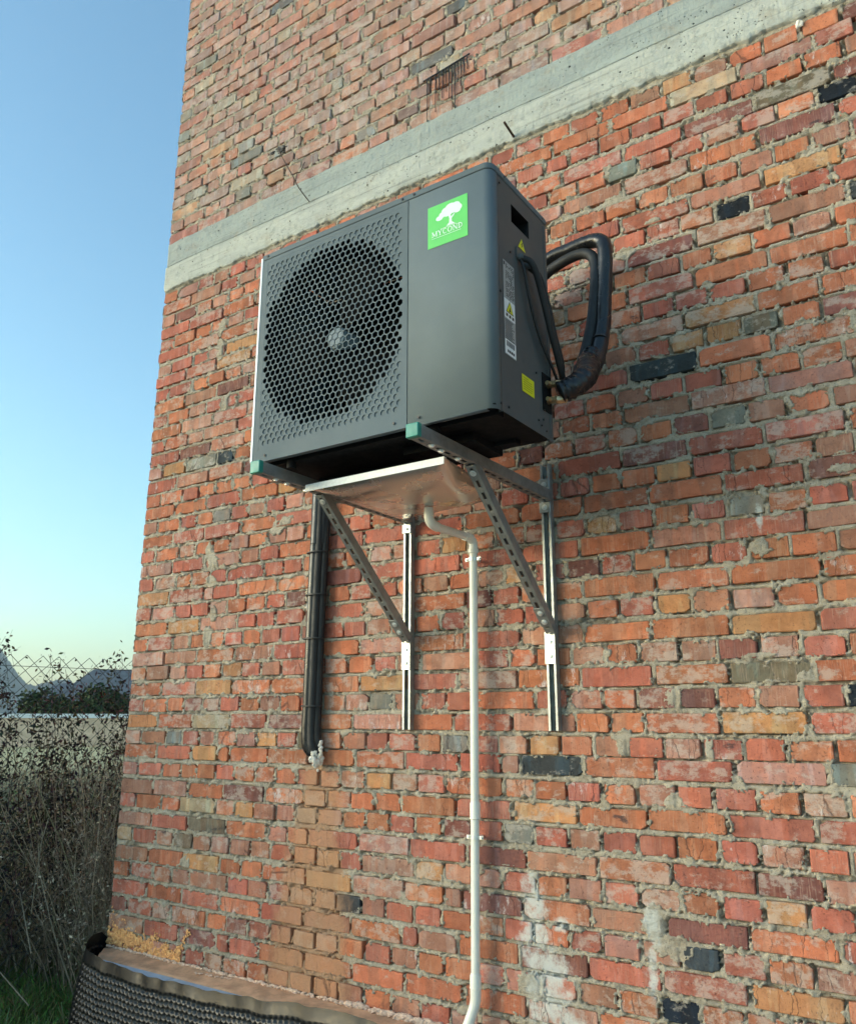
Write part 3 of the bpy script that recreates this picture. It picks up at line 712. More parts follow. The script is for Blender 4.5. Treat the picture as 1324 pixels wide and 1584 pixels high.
m.tube(spline([(2.212, -.052, .67), (2.212, -.052, .628), (2.208, -.055, .60), (2.199, -.062, .57), (2.186, -.073, .53), (2.172, -.085, .50)], 6), .0195, 20); soft(m.build('elbow', M_PVC, dp), 40)
for z in (2.236, 1.172):
    x = 2.226 - (2.236 - z) * .0068; m = MB(); m.tube([(x, -.052, z - .007), (x, -.052, z + .007)], .0195, 20)
    m.box(x - .036, x - .017, -.056, -.050, z - .007, z + .007); m.box(x + .017, x + .036, -.056, -.050, z - .007, z + .007); m.tube([(x, -.035, z), (x, .02, z)], .005, 8)
    hexbolt(m, (x - .028, -.056, z), (0, -1, 0), .005, .006, .007); hexbolt(m, (x + .028, -.056, z), (0, -1, 0), .005, .006, .007); soft(m.build('clamp', M_BRIGHT, dp), 40)

# ------------------------------------------------------------------ outdoor unit
X0, X1, YF, YB, Z0, Z1 = 1.785, 2.802, -.875, -.475, 2.505, 3.356
unit = thing('heat_pump', (2.29, -.675, 2.475), 'dark grey outdoor heat pump with round fan grille mounted high on the wall', 'heat pump')
RAD = .030; XD = 2.481
def arc(cx, cy, r, a0, a1, n=7): return [(cx + r * math.cos(R(a0 + (a1 - a0) * i / n)), cy + r * math.sin(R(a0 + (a1 - a0) * i / n))) for i in range(n + 1)]
def extr(outline, z0, z1, mb, closed=False, capt=False):
    n = len(outline); vs = [(x, y, z0) for x, y in outline] + [(x, y, z1) for x, y in outline]; fs = []
    for k in range(n if closed else n - 1): k2 = (k + 1) % n; fs.append((k, k2, n + k2, n + k))
    if capt: fs.append(tuple(range(n, 2 * n))); fs.append(tuple(range(n - 1, -1, -1)))
    mb.add(vs, fs)
# front service panel wrapping the rounded corner
m = MB(); extr([(XD, YF + .012), (XD, YF)] + arc(X1 - RAD, YF + RAD, RAD, -90, 0) + [(X1, -.832), (X1 - .004, -.832)], Z0, 3.331, m)
vs = [(XD, YF, Z0), (X1 - RAD, YF, Z0), (X1 - RAD, YF + .02, Z0), (XD, YF + .02, Z0)]; m.add(vs, [(0, 1, 2, 3)])
o = soft(m.build('front_panel', M_GREY, unit), 35); md = o.modifiers.new('t', 'SOLIDIFY'); md.thickness = .0012
# lid
m = MB(); out = [(X0 - .002, YB - .004), (X0 - .002, YF - .0015)] + arc(X1 - RAD, YF + RAD, RAD + .002, -90, 0) + [(X1 + .002, YB - .004)]
out = [(X0 - .002, YB), (X0 - .002, YF - .002)] + arc(X1 - RAD, YF + RAD, RAD + .002, -90, 0) + [(X1 + .002, YB)]
extr(out, 3.333, Z1, m, True, True); bev(m.build('lid', M_GREY, unit), .004, 3)
# side panel with handle opening
def plate_x(mb, x, ys, zs, hole):
    for i in range(len(ys) - 1):
        for j in range(len(zs) - 1):
            if (i, j) == hole: continue
            mb.add([(x, ys[i], zs[j]), (x, ys[i + 1], zs[j]), (x, ys[i + 1], zs[j + 1]), (x, ys[i], zs[j + 1])], [(0, 1, 2, 3)])
m = MB(); HY0, HY1, HZ0, HZ1 = -.738, -.612, 3.205, 3.272
plate_x(m, X1 - .001, [-.829, HY0, HY1, -.505], [Z0 + .002, HZ0, HZ1, 3.331], (1, 1)); m.add([(X1 - .001, -.829, Z0), (X1 - .001, -.829, 3.331), (X1 - .012, -.829, 3.331), (X1 - .012, -.829, Z0)], [(0, 1, 2, 3)])
m.build('side_panel', M_GREY_SHADE, unit)
m = MB(); xi = X1 - .055
hv = [(X1 - .001, HY0, HZ0), (X1 - .001, HY1, HZ0), (X1 - .001, HY1, HZ1), (X1 - .001, HY0, HZ1), (X1 - .012, HY0 + .01, HZ0 + .016), (X1 - .012, HY1 - .01, HZ0 + .016), (xi, HY1 - .008, HZ1 - .004), (xi, HY0 + .008, HZ1 - .004), (xi, HY0 + .01, HZ0 + .02), (xi, HY1 - .01, HZ0 + .02)]
m.add(hv, [(0, 1, 5, 4), (4, 5, 9, 8), (8, 9, 6, 7), (2, 3, 7, 6), (0, 4, 8, 7, 3), (1, 2, 6, 9, 5)]); m.build('handle_recess', M_DARK, unit)
m = MB(); m.box(X1 - .012, X1 - .0015, -.5045, YB, Z0, 3.331); m.box(X1 - .003, X1 + .0008, -.50, -.498, Z0 + .01, 3.32); bev(m.build('corner_post', M_GREY_SHADE, unit), .002)
# left side and back, base pan, coil
m = MB(); m.box(X0, X0 + .0015, YF + .008, YB, Z0, 3.331); m.build('side_panel', M_GREY, unit)
m = MB(); m.box(X0 - .009, X0 + .001, YF - .0025, YF + .012, Z0 + .005, 3.345); bev(m.build('edge_strip', M_LWH, unit, label='thin white strip along the left edge'), .001)  # narrow white strip down the left front edge
m = MB(); m.box(X0 + .004, X1 - .004, YF + .006, YB - .002, Z0 + .012, Z0 + .016); m.box(X0 + .02, X1 - .02, YF + .05, YF + .09, Z0 - .004, Z0 + .012); m.box(X0 + .05, X1 - .1, YB - .09, YB - .05, Z0 - .004, Z0 + .012)
m.box(2.34, 2.62, -.70, -.50, 2.485, 2.516); bev(m.build('base_pan', M_DARK, unit), .002)
for fx in (1.91, 2.56):
    for fy in (-.82, -.52):
        m = MB(); m.tube([(fx + (.02 if fx < 2 else -.01), fy, 2.4765), (fx + (.02 if fx < 2 else -.01), fy, 2.508)], .018, 14); soft(m.build('rubber_foot', M_DARK, unit), 40)
m = MB(); fx = X0 + .01
while fx < 2.45: m.box(fx, fx + .0012, YB - .03, YB - .004, Z0 + .02, 3.31); fx += .0075
m.build('coil_fins', M_FIN, unit, kind='stuff')
m = MB(); m.box(X0 + .002, 2.47, YB - .004, YB - .002, Z0 + .02, 3.33); m.box(2.474, 2.478, YF + .01, YB - .004, Z0 + .02, 3.33); m.box(2.48, X1 - .012, YB - .004, YB - .002, Z0 + .02, 3.33); m.build('inner_wall', M_DARK, unit)
# shroud ring, motor bracket, fan
FC = Vector((2.131, YF, 2.941)); FR = .337
m = MB(); n = 64; vs = []; fs = []
for (yy, rr_) in ((.010, FR + .012), (.03, FR + .002), (.11, FR)):
    for k in range(n): a = 2 * math.pi * k / n; vs.append((FC.x + rr_ * math.cos(a), YF + yy, FC.z + rr_ * math.sin(a)))
for i in range(2):
    for k in range(n): k2 = (k + 1) % n; fs.append((i * n + k, i * n + k2, (i + 1) * n + k2, (i + 1) * n + k))
m.add(vs, fs); soft(m.build('shroud', M_DARK, unit), 60)
fan = MB(); hc = Vector((2.139, YF + .032, 2.925))
m = MB(); n = 36; vs = []; fs = []
for (yy, rr_) in ((.0, .030), (.003, .038), (.012, .043), (.075, .045)):
    for k in range(n): a = 2 * math.pi * k / n; vs.append((hc.x + rr_ * math.cos(a), hc.y + yy, hc.z + rr_ * math.sin(a)))
for i in range(3):
    for k in range(n): k2 = (k + 1) % n; fs.append((i * n + k, i * n + k2, (i + 1) * n + k2, (i + 1) * n + k))
fs.append(tuple(range(n))); m.add(vs, fs); hub = soft(m.build('fan', M_HUB, unit), 40)
for b in range(3):
    m = MB(); A0 = 2 * math.pi * b / 3 + .5; vs = []; fs = []; nr, na = 8, 10
    for i in range(nr + 1):
        r_ = .042 + (FR - .022 - .042) * i / nr; sweep = .25 * (i / nr) ** 1.3; span = 1.25 - .25 * (i / nr)
        for k in range(na + 1):
            a = A0 + sweep + span * k / na; pit = .06 * (k / na - .5) * (1.1 - .4 * i / nr) + .045
            vs.append((hc.x + r_ * math.cos(a), hc.y + pit, hc.z + r_ * math.sin(a)))
    for i in range(nr):
        for k in range(na): p = i * (na + 1) + k; fs.append((p, p + 1, p + na + 2, p + na + 1))
    m.add(vs, fs); o = soft(m.build('blade', M_BLADE, hub), 60); md = o.modifiers.new('t', 'SOLIDIFY'); md.thickness = .003
m = MB(); m.box(2.05, 2.065, YF + .16, YF + .18, 2.54, 3.32); m.box(2.215, 2.23, YF + .16, YF + .18, 2.54, 3.32); m.tube([(hc.x, YF + .11, hc.z), (hc.x, YF + .20, hc.z)], .055, 24); m.build('motor_mount', M_DARK, unit)

# perforated fan grille: open honeycomb in the circle, pressed dimples around it
gx0, gx1, gz0, gz1 = X0 + .028, XD - .018, Z0 + .045, 3.331 - .014
PT = .0258; RH = PT / math.sqrt(3); RZ = PT * math.sqrt(3) / 2
m = MB()
def cell(cx, cz):
    ou = []
    for k in range(12):
        a = R(30 * k + 30); rad = RH if k % 2 == 0 else PT / 2
        ou.append((min(max(cx + rad * math.cos(a), gx0), gx1), min(max(cz + rad * math.sin(a), gz0), gz1)))
    d = math.hypot(cx - FC.x, cz - FC.z)
    if d < FR + .004:
        f = 1.0 if d < FR - .020 else .86
        inn = [(cx + (RH if k % 2 == 0 else PT / 2 * 1.0) * (.83 if k % 2 == 0 else .85) * f * math.cos(R(30 * k + 30)), cz + (RH if k % 2 == 0 else PT / 2) * (.83 if k % 2 == 0 else .85) * f * math.sin(R(30 * k + 30))) for k in range(12)]
        dep = .0035; floor = False
    else:
        inn = [(cx + .0098 * math.cos(R(30 * k + 30)), cz + .0098 * math.sin(R(30 * k + 30))) for k in range(12)]; dep = .0032; floor = True
    ok = all(gx0 < x < gx1 and gz0 < z < gz1 for x, z in inn)
    if not ok:
        cen = len(m.v); m.add([(x, YF, z) for x, z in ou], [tuple(range(12))]); return
    bulge = -.0012 if d < FR else 0
    vs = [(x, YF, z) for x, z in ou] + [(x, YF + bulge * 0, z) for x, z in inn] + [(x, YF + dep, z) for x, z in inn]
    fs = []
    for k in range(12):
        k2 = (k + 1) % 12; fs.append((k, k2, 12 + k2, 12 + k)); fs.append((12 + k, 12 + k2, 24 + k2, 24 + k))
    if floor: fs.append(tuple(range(24, 36)))
    m.add(vs, fs)
nr = int((gz1 - gz0) / RZ) + 1; oz = gz0 + ((gz1 - gz0) - (nr - 1) * RZ) / 2
for j in range(nr):
    cz = oz + j * RZ; off = (j % 2) * PT / 2; nx_ = int((gx1 - gx0 - .01) / PT)
    for i in range(-1, nx_ + 2):
        cx = gx0 + PT * .55 + i * PT + off
        if cx < gx0 - PT * .4 or cx > gx1 + PT * .4: continue
        cell(cx, cz)
m.build('fan_grille', M_GREY, unit)
m = MB()
for a in ((X0, gx0 + .0002, Z0, 3.331), (gx1 - .0002, XD - .003, Z0, 3.331), (gx0 + .0002, gx1 - .0002, Z0, gz0 + .0002), (gx0 + .0002, gx1 - .0002, gz1 - .0002, 3.331)): m.box(a[0], a[1], YF - .0004, YF + .006, a[2], a[3])
m.box(X0, XD - .003, YF + .006, YF + .02, Z0, Z0 + .012)
m.build('grille_frame', M_GREY, unit)
# screws
def screw(c, n, r=.0045):
    m = MB(); c, n = Vector(c), Vector(n); m.tube([c - n * .001, c + n * .0022], r, 10); soft(m.build('screw', M_INK, unit), 40)
for x, z in ((1.812, 3.345), (2.455, 3.3445), (2.504, 3.3445), (2.526, 2.529), (2.429, 2.529), (1.850, 2.527)): screw((x, YF - .0035, z), (0, -1, 0))
for y, z in ((-.818, 3.305), (-.786, 3.344), (-.505, 3.344), (-.754, 3.083), (-.826, 2.91), (-.594, 2.716), (-.838, 2.528), (-.789, 2.531), (-.586, 2.552), (-.565, 2.54), (-.55, 2.565), (-.53, 2.53), (-.545, 2.60)): screw((X1 + .001, y, z), (1, 0, 0), .0042 if y < -.6 else .0035)
# valves
for z in (2.699, 2.642):
    m = MB(); m.tube([(X1 - .004, -.515, z), (X1 + .035, -.515, z)], .013, 6); m.tube([(X1 + .02, -.515, z), (X1 + .05, -.50, z)], .0105, 12); m.tube([(X1 + .018, -.53, z - .004), (X1 + .018, -.55, z - .006)], .008, 6); m.tube([(X1 + .03, -.51, z), (X1 + .058, -.49, z + .003)], .014, 6)
    soft(m.build('valve', M_BRASS, unit), 35)
m = MB(); m.box(X1 - .001, X1 + .003, -.552, -.488, 2.60, 2.735); bev(m.build('valve_plate', M_DARK, unit), .002)
# logo sticker
m = MB(); m.box(2.5605, 2.7155, YF - .0012, YF - .0004, 3.112, 3.267); st = m.build('logo_sticker', M_GREEN, unit)
def flat(pts, y, mb): mb.add([(x, y, z) for x, z in pts], [tuple(range(len(pts)))])
yS = YF - .0016; m = MB()
def disc(cx, cz, rx, rz, n=18, y=yS): flat([(cx + rx * math.cos(2 * math.pi * k / n), cz + rz * math.sin(2 * math.pi * k / n)) for k in range(n)], y, m)
yy = yS
for i, (cx, cz, rx, rz) in enumerate([(2.607, 3.213, .014, .009), (2.620, 3.222, .015, .011), (2.632, 3.232, .017, .013), (2.650, 3.240, .020, .014), (2.669, 3.238, .019, .014), (2.682, 3.228, .013, .012), (2.663, 3.224, .020, .010), (2.640, 3.219, .018, .010), (2.677, 3.217, .012, .007)]):
    disc(cx, cz, rx, rz, y=yS - .00003 * i)
flat([(2.641, 3.214), (2.646, 3.198), (2.645, 3.184), (2.634, 3.174), (2.668, 3.174), (2.656, 3.184), (2.655, 3.196), (2.664, 3.205), (2.668, 3.212), (2.662, 3.210), (2.653, 3.203), (2.650, 3.215)], yS - .0004, m)
m.build('emblem', M_PRINT, st)
m = MB()
def seg(a, b, w): 
    a, b = Vector(a), Vector(b); d = (b - a).normalized(); p = Vector((-d.y, d.x)) * w / 2; e = d * .0004
    flat([tuple(a - e + p), tuple(a - e - p), tuple(b + e - p), tuple(b + e + p)], yS - .0006 - .00001 * (len(m.v) % 37), m)
def letters(word, x, z, h, gap):
    W_, w_ = .0034, .0018; sf = .0013
    for ch in word:
        wd = {'M': .020, 'Y': .016, 'C': .015, 'O': .017, 'N': .017, 'D': .016}[ch]
        def serif(px, pz): seg((px - .0032, pz), (px + .0032, pz), sf)
        if ch == 'M':
            seg((x + .002, z), (x + .002, z + h), w_); seg((x + .002, z + h), (x + wd / 2, z + .002), W_); seg((x + wd / 2, z + .002), (x + wd - .002, z + h), w_); seg((x + wd - .002, z), (x + wd - .002, z + h), W_)
            for p in ((x + .002, z), (x + wd - .002, z), (x + .002, z + h), (x + wd - .002, z + h)): serif(*p)
        elif ch == 'Y':
            seg((x + wd / 2, z), (x + wd / 2, z + h * .48), W_); seg((x + wd / 2, z + h * .46), (x + .002, z + h), W_); seg((x + wd / 2, z + h * .46), (x + wd - .002, z + h), w_); serif(x + wd / 2, z); serif(x + .002, z + h); serif(x + wd - .002, z + h)
        elif ch == 'N':
            seg((x + .002, z), (x + .002, z + h), w_); seg((x + .002, z + h), (x + wd - .002, z), W_); seg((x + wd - .002, z), (x + wd - .002, z + h), w_); serif(x + .002, z); serif(x + .002, z + h); serif(x + wd - .002, z + h)
        elif ch == 'D':
            seg((x + .003, z), (x + .003, z + h), W_); P = [(x + .003 + (wd - .005) * math.sin(math.pi * k / 10), z + h / 2 - h / 2 * math.cos(math.pi * k / 10)) for k in range(11)]
            for a, b in zip(P[:-1], P[1:]): seg(a, b, w_ * 1.3)
            serif(x + .002, z); serif(x + .002, z + h)
        else:
            a0, a1 = (0, 360) if ch == 'O' else (45, 315)
            P = [(x + wd / 2 + (wd / 2 - .001) * math.cos(R(a0 + (a1 - a0) * k / 16)), z + h / 2 + h / 2 * math.sin(R(a0 + (a1 - a0) * k / 16))) for k in range(17)]
            for a, b in zip(P[:-1], P[1:]): seg(a, b, w_ + (W_ - w_) * abs((a[0] + b[0]) / 2 - x - wd / 2) / (wd / 2))
        x += wd + gap
letters('MYCOND', 2.578, 3.150, .018, .0035); seg((2.612, 3.1705), (2.672, 3.1715), .0015); seg((2.578, 3.1435), (2.690, 3.1435), .0015)
m.build('lettering', M_PRINT, st)
# side labels
xs_ = X1 + .0006
def ybox(mb, y0, y1, z0, z1, lv=0): mb.box(xs_ + lv * .0005, xs_ + .0004 + lv * .0005, y0, y1, z0, z1)
m = MB(); ybox(m, -.806, -.733, 2.705, 3.033); rl = m.build('rating_label', M_LAB, unit, label='long silver rating label with warning triangle and barcode')
for za, zb in ((2.832, 2.898), (2.708, 2.757)): m = MB(); ybox(m, -.804, -.735, za, zb, 1); m.build('white_field', M_LWH, rl)
m = MB(); random.seed(13)
z = 3.024
ybox(m, -.803, -.795, 3.016, 3.028, 1)
while z > 2.903:
    y = -.79
    while y < -.742:
        l = random.uniform(.004, .018)
        if random.random() < .75: ybox(m, y, min(y + l, -.737), z - .0028, z, 1)
        y += l + .004
    z -= .0062
z = 2.826
while z > 2.762:
    ybox(m, -.802, random.uniform(-.76, -.738), z - .0022, z, 1); z -= .0058
y = -.796
while y < -.745:
    b = random.uniform(.0012, .004); ybox(m, y, y + b, 2.735, 2.753, 2); y += b + random.uniform(.0015, .003)
y = -.790
while y < -.748:
    b = random.uniform(.003, .010); ybox(m, y, y + b, 2.715, 2.724, 2); y += b + .003
for yy_ in (-.795, -.775, -.755): ybox(m, yy_, yy_ + .012, 2.838, 2.848, 2)
m.build('small_print', M_INK, rl)
m = MB()
def tri(mb, cy, cz, w_, h_, lv): 
    xq = xs_ + .0004 + lv * .0005 + .0003; mb.add([(xq, cy - w_ / 2, cz), (xq, cy + w_ / 2, cz), (xq, cy, cz + h_)], [(0, 1, 2)])
tri(m, -.770, 2.853, .050, .043, 2); tri_o = m.build('warning_triangle', M_INK, rl)
m = MB(); tri(m, -.770, 2.856, .041, .035, 2.4); m.build('triangle_field', M_YEL, tri_o) if False else m.build('triangle_field', M_YEL, rl)
m = MB(); tri(m, -.770, 2.859, .014, .018, 2.8); m.build('small_print', M_INK, rl)
m = MB(); tri(m, -.672, 3.133, .052, .041, 0); sy = m.build('shock_warning', M_YEL, unit, label='yellow triangle sticker with a black lightning bolt')
m = MB(); xq = xs_ + .0015; m.add([(xq, -.670, 3.160), (xq, -.679, 3.148), (xq, -.673, 3.148), (xq, -.676, 3.137), (xq, -.665, 3.151), (xq, -.671, 3.151), (xq, -.666, 3.160)], [(0, 1, 2, 3, 4, 5, 6)]); m.build('bolt_symbol', M_INK, sy)
m = MB(); ybox(m, -.697, -.613, 2.618, 2.677); ys_ = m.build('yellow_label', M_YEL, unit)
m = MB()
for k in range(6): ybox(m, -.690, -.690 + (.035 if k == 0 else random.uniform(.055, .068)), 2.667 - k * .0078, 2.6688 - k * .0078, 1)
m.build('small_print', m_plain('label_ochre', (.32, .33, .02), .5), ys_)
# cable gland and cables
m = MB(); m.box(X1, X1 + .004, -.715, -.60, 3.085, 3.125); m.tube([(X1 + .002, -.70, 3.09), (X1 + .02, -.695, 3.088)], .012, 14); m.tube([(X1 + .002, -.645, 3.085), (X1 + .02, -.642, 3.08)], .012, 14); bev(m.build('cable_entry', M_GREY_SHADE, unit), .002)
for i, (a, pts, r) in enumerate([
    ('thick black cable hanging nearest the wall down the side of the unit', [(X1 + .01, -.642, 3.083), (X1 + .035, -.615, 3.045), (X1 + .042, -.575, 2.96), (X1 + .04, -.53, 2.87), (X1 + .035, -.47, 2.79), (2.82, -.43, 2.735)], .011),
    ('thick black cable in the middle of the three beside the unit', [(X1 + .01, -.698, 3.088), (X1 + .04, -.675, 3.065), (X1 + .045, -.625, 2.985), (X1 + .045, -.565, 2.87), (X1 + .04, -.495, 2.775), (2.83, -.44, 2.725)], .011),
    ('thin black cable hanging closest to the silver rating label', [(X1 + .01, -.700, 3.080), (X1 + .02, -.695, 3.04), (X1 + .02, -.665, 2.95), (X1 + .02, -.60, 2.84), (X1 + .025, -.53, 2.765), (2.82, -.46, 2.72)], .005)]):
    m = MB(); m.tube(spline(pts, 8), r, 12); tag(soft(m.build('cable', M_RUB), 60), a, 'cable', 'black cables hanging down the side of the unit')

# ------------------------------------------------------------------ insulated pipes
pb = thing('pipe_bundle', (1.37, -.04, 1.48), 'black insulated pipes looping out beside the unit and running down the wall', 'pipes')
outer = [(2.86, -.485, 2.672), (2.885, -.43, 2.72), (2.881, -.37, 2.76), (2.89, -.30, 2.83), (2.888, -.25, 2.90), (2.894, -.21, 3.02), (2.899, -.2, 3.115), (2.906, -.19, 3.24), (2.911, -.19, 3.335), (2.898, -.18, 3.388), (2.85, -.175, 3.410), (2.76, -.17, 3.406), (2.66, -.165, 3.395), (2.5, -.14, 3.33), (2.3, -.12, 3.2), (1.9, -.09, 3.05), (1.55, -.06, 2.95), (1.40, -.055, 2.85), (1.375, -.05, 2.7), (1.368, -.05, 2.4)]
inner = [(2.86, -.480, 2.690), (2.865, -.42, 2.73), (2.838, -.34, 2.78), (2.826, -.29, 2.835), (2.836, -.265, 2.885), (2.856, -.22, 3.042), (2.871, -.20, 3.215), (2.862, -.18, 3.325), (2.812, -.175, 3.369), (2.72, -.17, 3.362), (2.60, -.15, 3.32), (2.3, -.10, 3.14), (1.9, -.07, 3.0), (1.6, -.05, 2.9), (1.43, -.04, 2.8), (1.41, -.04, 2.65), (1.398, -.04, 2.4)]
m = MB(); m.tube(spline(outer, 8), .0285, 14, wob=.035); soft(m.build('pipe', M_TAPE, pb), 60)
m = MB(); m.tube(spline(inner, 8), .0215, 14); soft(m.build('pipe', M_RUB, pb), 60)
# fat wrapped length at the valves
fat = spline([(2.838, -.50, 2.668), (2.88, -.475, 2.690), (2.905, -.43, 2.735), (2.893, -.36, 2.80), (2.868, -.30, 2.85), (2.870, -.265, 2.90)], 9)
m = MB(); rads = [.036 + .003 * math.sin(i * 2.1) + .0025 * ((i * 7) % 3) for i in range(len(fat))]; rads[-1] = .028
for i in range(len(rads) - 14, len(rads)): rads[i] = .038 - .011 * (i - (len(rads) - 14)) / 14 + .002 * ((i * 5) % 3)
m.tube(fat, rads, 16, wob=.06); soft(m.build('tape_wrap', M_TAPE, pb), 60)
# drop on the wall
dr = lambda x, y, z: (x, y, z)
m = MB(); m.tube(spline([(1.362, -.045, 2.95), (1.362, -.045, 2.55), (1.356, -.045, 2.2), (1.352, -.045, 1.9), (1.349, -.045, 1.65), (1.348, -.045, 1.52), (1.360, -.040, 1.475), (1.388, -.030, 1.450)], 9), .027, 16, wob=.02); soft(m.build('pipe', M_TAPE, pb), 60)
m = MB(); m.tube(spline([(1.392, -.052, 2.95), (1.392, -.052, 2.55), (1.384, -.052, 2.2), (1.380, -.052, 1.9), (1.378, -.052, 1.65), (1.377, -.050, 1.53), (1.385, -.05, 1.485), (1.40, -.035, 1.455)], 9), .020, 14); soft(m.build('pipe', M_RUB, pb), 60)
m = MB(); m.tube(spline([(1.412, -.035, 2.95), (1.412, -.035, 2.55), (1.404, -.035, 2.2), (1.398, -.035, 1.9), (1.396, -.035, 1.65), (1.396, -.035, 1.54), (1.402, -.030, 1.49), (1.408, -.02, 1.46)], 9), .018, 14); soft(m.build('pipe', M_RUB, pb), 60)
def ring(c, n, r, w_=.004, ex=(1, 1)):
    m = MB(); c, n = Vector(c), Vector(n).normalized(); m.tube([c - n * w_, c + n * w_], r, 18); soft(m.build('cable_tie', M_INK, pb), 40)
for c, n, r in (((2.906, -.19, 3.265), (0, 0, 1), .0285), ((2.891, -.232, 2.96), (.1, .4, 1), .0285), ((2.80, -.172, 3.409), (1, 0, 0), .0285)): ring(c, n, r)
m = MB(); m.box(2.784, 2.789, -.185, -.183, 3.355, 3.39); m.build('cable_tie', M_BRIGHT, pb, label='pale tie end')
for z in (2.36, 2.16, 1.96, 1.66):
    m = MB(); el = [(1.374 + .053 * math.cos(2 * math.pi * k / 28) + (0 if z > 2 else -.003), -.05 + .034 * math.sin(2 * math.pi * k / 28), z) for k in range(28)]; el.append(el[0]); m.tube(el, .0035, 6, cap=False); soft(m.build('cable_tie', M_INK, pb), 40)

# ------------------------------------------------------------------ ground and background
def m_ground():
    s = NT('ground'); P = s.pos()
    c = s.mix(s.ramp(s.noise(P, 1.3, 6, .65), .4, .65), (.065, .060, .035), (.045, .065, .020))
    c = s.mix(s.ramp(s.noise(P, 22, 4, .6), .45, .7, 0, .6), c, (.11, .09, .055))
    far = s.n('ShaderNodeSeparateXYZ'); s.l(P, far.inputs[0])
    bounce_soil = s.mix(s.ramp(s.noise(P, 3, 6, .7), .3, .7), (.36, .33, .27), (.50, .46, .39))
    bounce_yard = s.math('MULTIPLY', s.ramp(s.math('ADD', far.outputs[0], s.noise(P, 2, 4)), -.2, .6), s.ramp(far.outputs[1], -.3, -.7))  # unseen pale ground in front, added to bounce light onto the wall
    c = s.mix(bounce_yard, c, bounce_soil)
    f = s.ramp(far.outputs[0], -12, -30, 0, 1)
    field = s.mix(s.ramp(s.noise(P, .02, 4, .6), .4, .62), (.70, .55, .31), (.55, .46, .25))
    c = s.mix(f, c, field)
    return s.out(c, .95, s.bump(s.noise(P, 30, 6, .7), .03, .7), spec=.15)
def gheight(x, y): return 0.012 * math.sin(x * 1.3) * math.cos(y * 1.7)
m = MB(); b = [-4000, -1200, -300, -90, -30, -12, -8, -6, -5, -4, -3, -2, -1, 0, 1, 2, 3, 4, 5, 6, 8, 12, 30, 90, 300, 1200, 4000]; n = len(b)
m.add([(x, y, gheight(x, y) if max(abs(x), abs(y)) < 9 else 0) for y in b for x in b], [(j * n + i, j * n + i + 1, (j + 1) * n + i + 1, (j + 1) * n + i) for j in range(n - 1) for i in range(n - 1)])
g = m.build('ground', m_ground(), smooth=True); tag(g, 'rough ground with grass and pale fields reaching to the horizon', kind='structure')

def pol(az, d, z): a = R(az); return (CAM.x + d * math.sin(a), CAM.y + d * math.cos(a), z)
def ridge(name, pts, d, depth, mat, label):
    m = MB(); n = len(pts); random.seed(len(pts) + int(d)); vs = []
    P = []
    for (az, el), (az2, el2) in zip(pts[:-1], pts[1:]):
        for k in range(6): t = k / 6; P.append((az + (az2 - az) * t, el + (el2 - el) * t + random.uniform(-.0012, .0012)))
    P.append(pts[-1])
    for az, el in P: vs += [pol(az, d - depth * .5, -1), pol(az, d, 1.6 + el * d), pol(az, d + depth, -1)]
    fs = []
    for i in range(len(P) - 1): a = i * 3; fs += [(a, a + 3, a + 4, a + 1), (a + 1, a + 4, a + 5, a + 2)]
    m.add(vs, fs); return tag(m.build(name, mat, smooth=True), label, kind='structure')
M_HILL = m_plain('wooded_hill', (.10, .14, .12), .95, var=.3, sc=.01, spec=.1)
ridge('hill', [(-100, .03), (-90, .06), (-80, .085), (-70, .10), (-65, .092), (-62, .078), (-61.4, .0735), (-60.9, .062), (-60.3, .048), (-59.7, .038), (-59.2, .036), (-58.6, .040), (-58, .043), (-57.4, .043), (-56.8, .036), (-56, .030), (-54, .028), (-50, .02), (-40, .03), (-20, .02)], 2400, 900, M_HILL, 'distant wooded hills pale blue behind the fields')

# long white-topped garden wall
M_WALLW = m_plain('whitewashed_wall', (.72, .52, .37), .9, var=.2, sc=1.5)
M_COPE = m_plain('white_coping', (.80, .80, .80), .8)
gw = thing('garden_wall', pol(-56, 55, 0), 'long low pale wall with white coping beyond the wire fence', 'wall')
a = Vector(pol(-75, 62, 0)); b = Vector(pol(-35, 58, 0)); D = (b - a).normalized(); N = Vector((-D.y, D.x, 0)); L = (b - a).length
m = MB(); m.obox((a + b) / 2 + Vector((0, 0, .848)), D * L / 2, N * .12, Vector((0, 0, .848))); m.build('wall_body', M_WALLW, gw)
m = MB(); m.obox((a + b) / 2 + Vector((0, 0, 1.83)), D * L / 2, N * .18, Vector((0, 0, .13))); m.build('coping', M_COPE, gw)
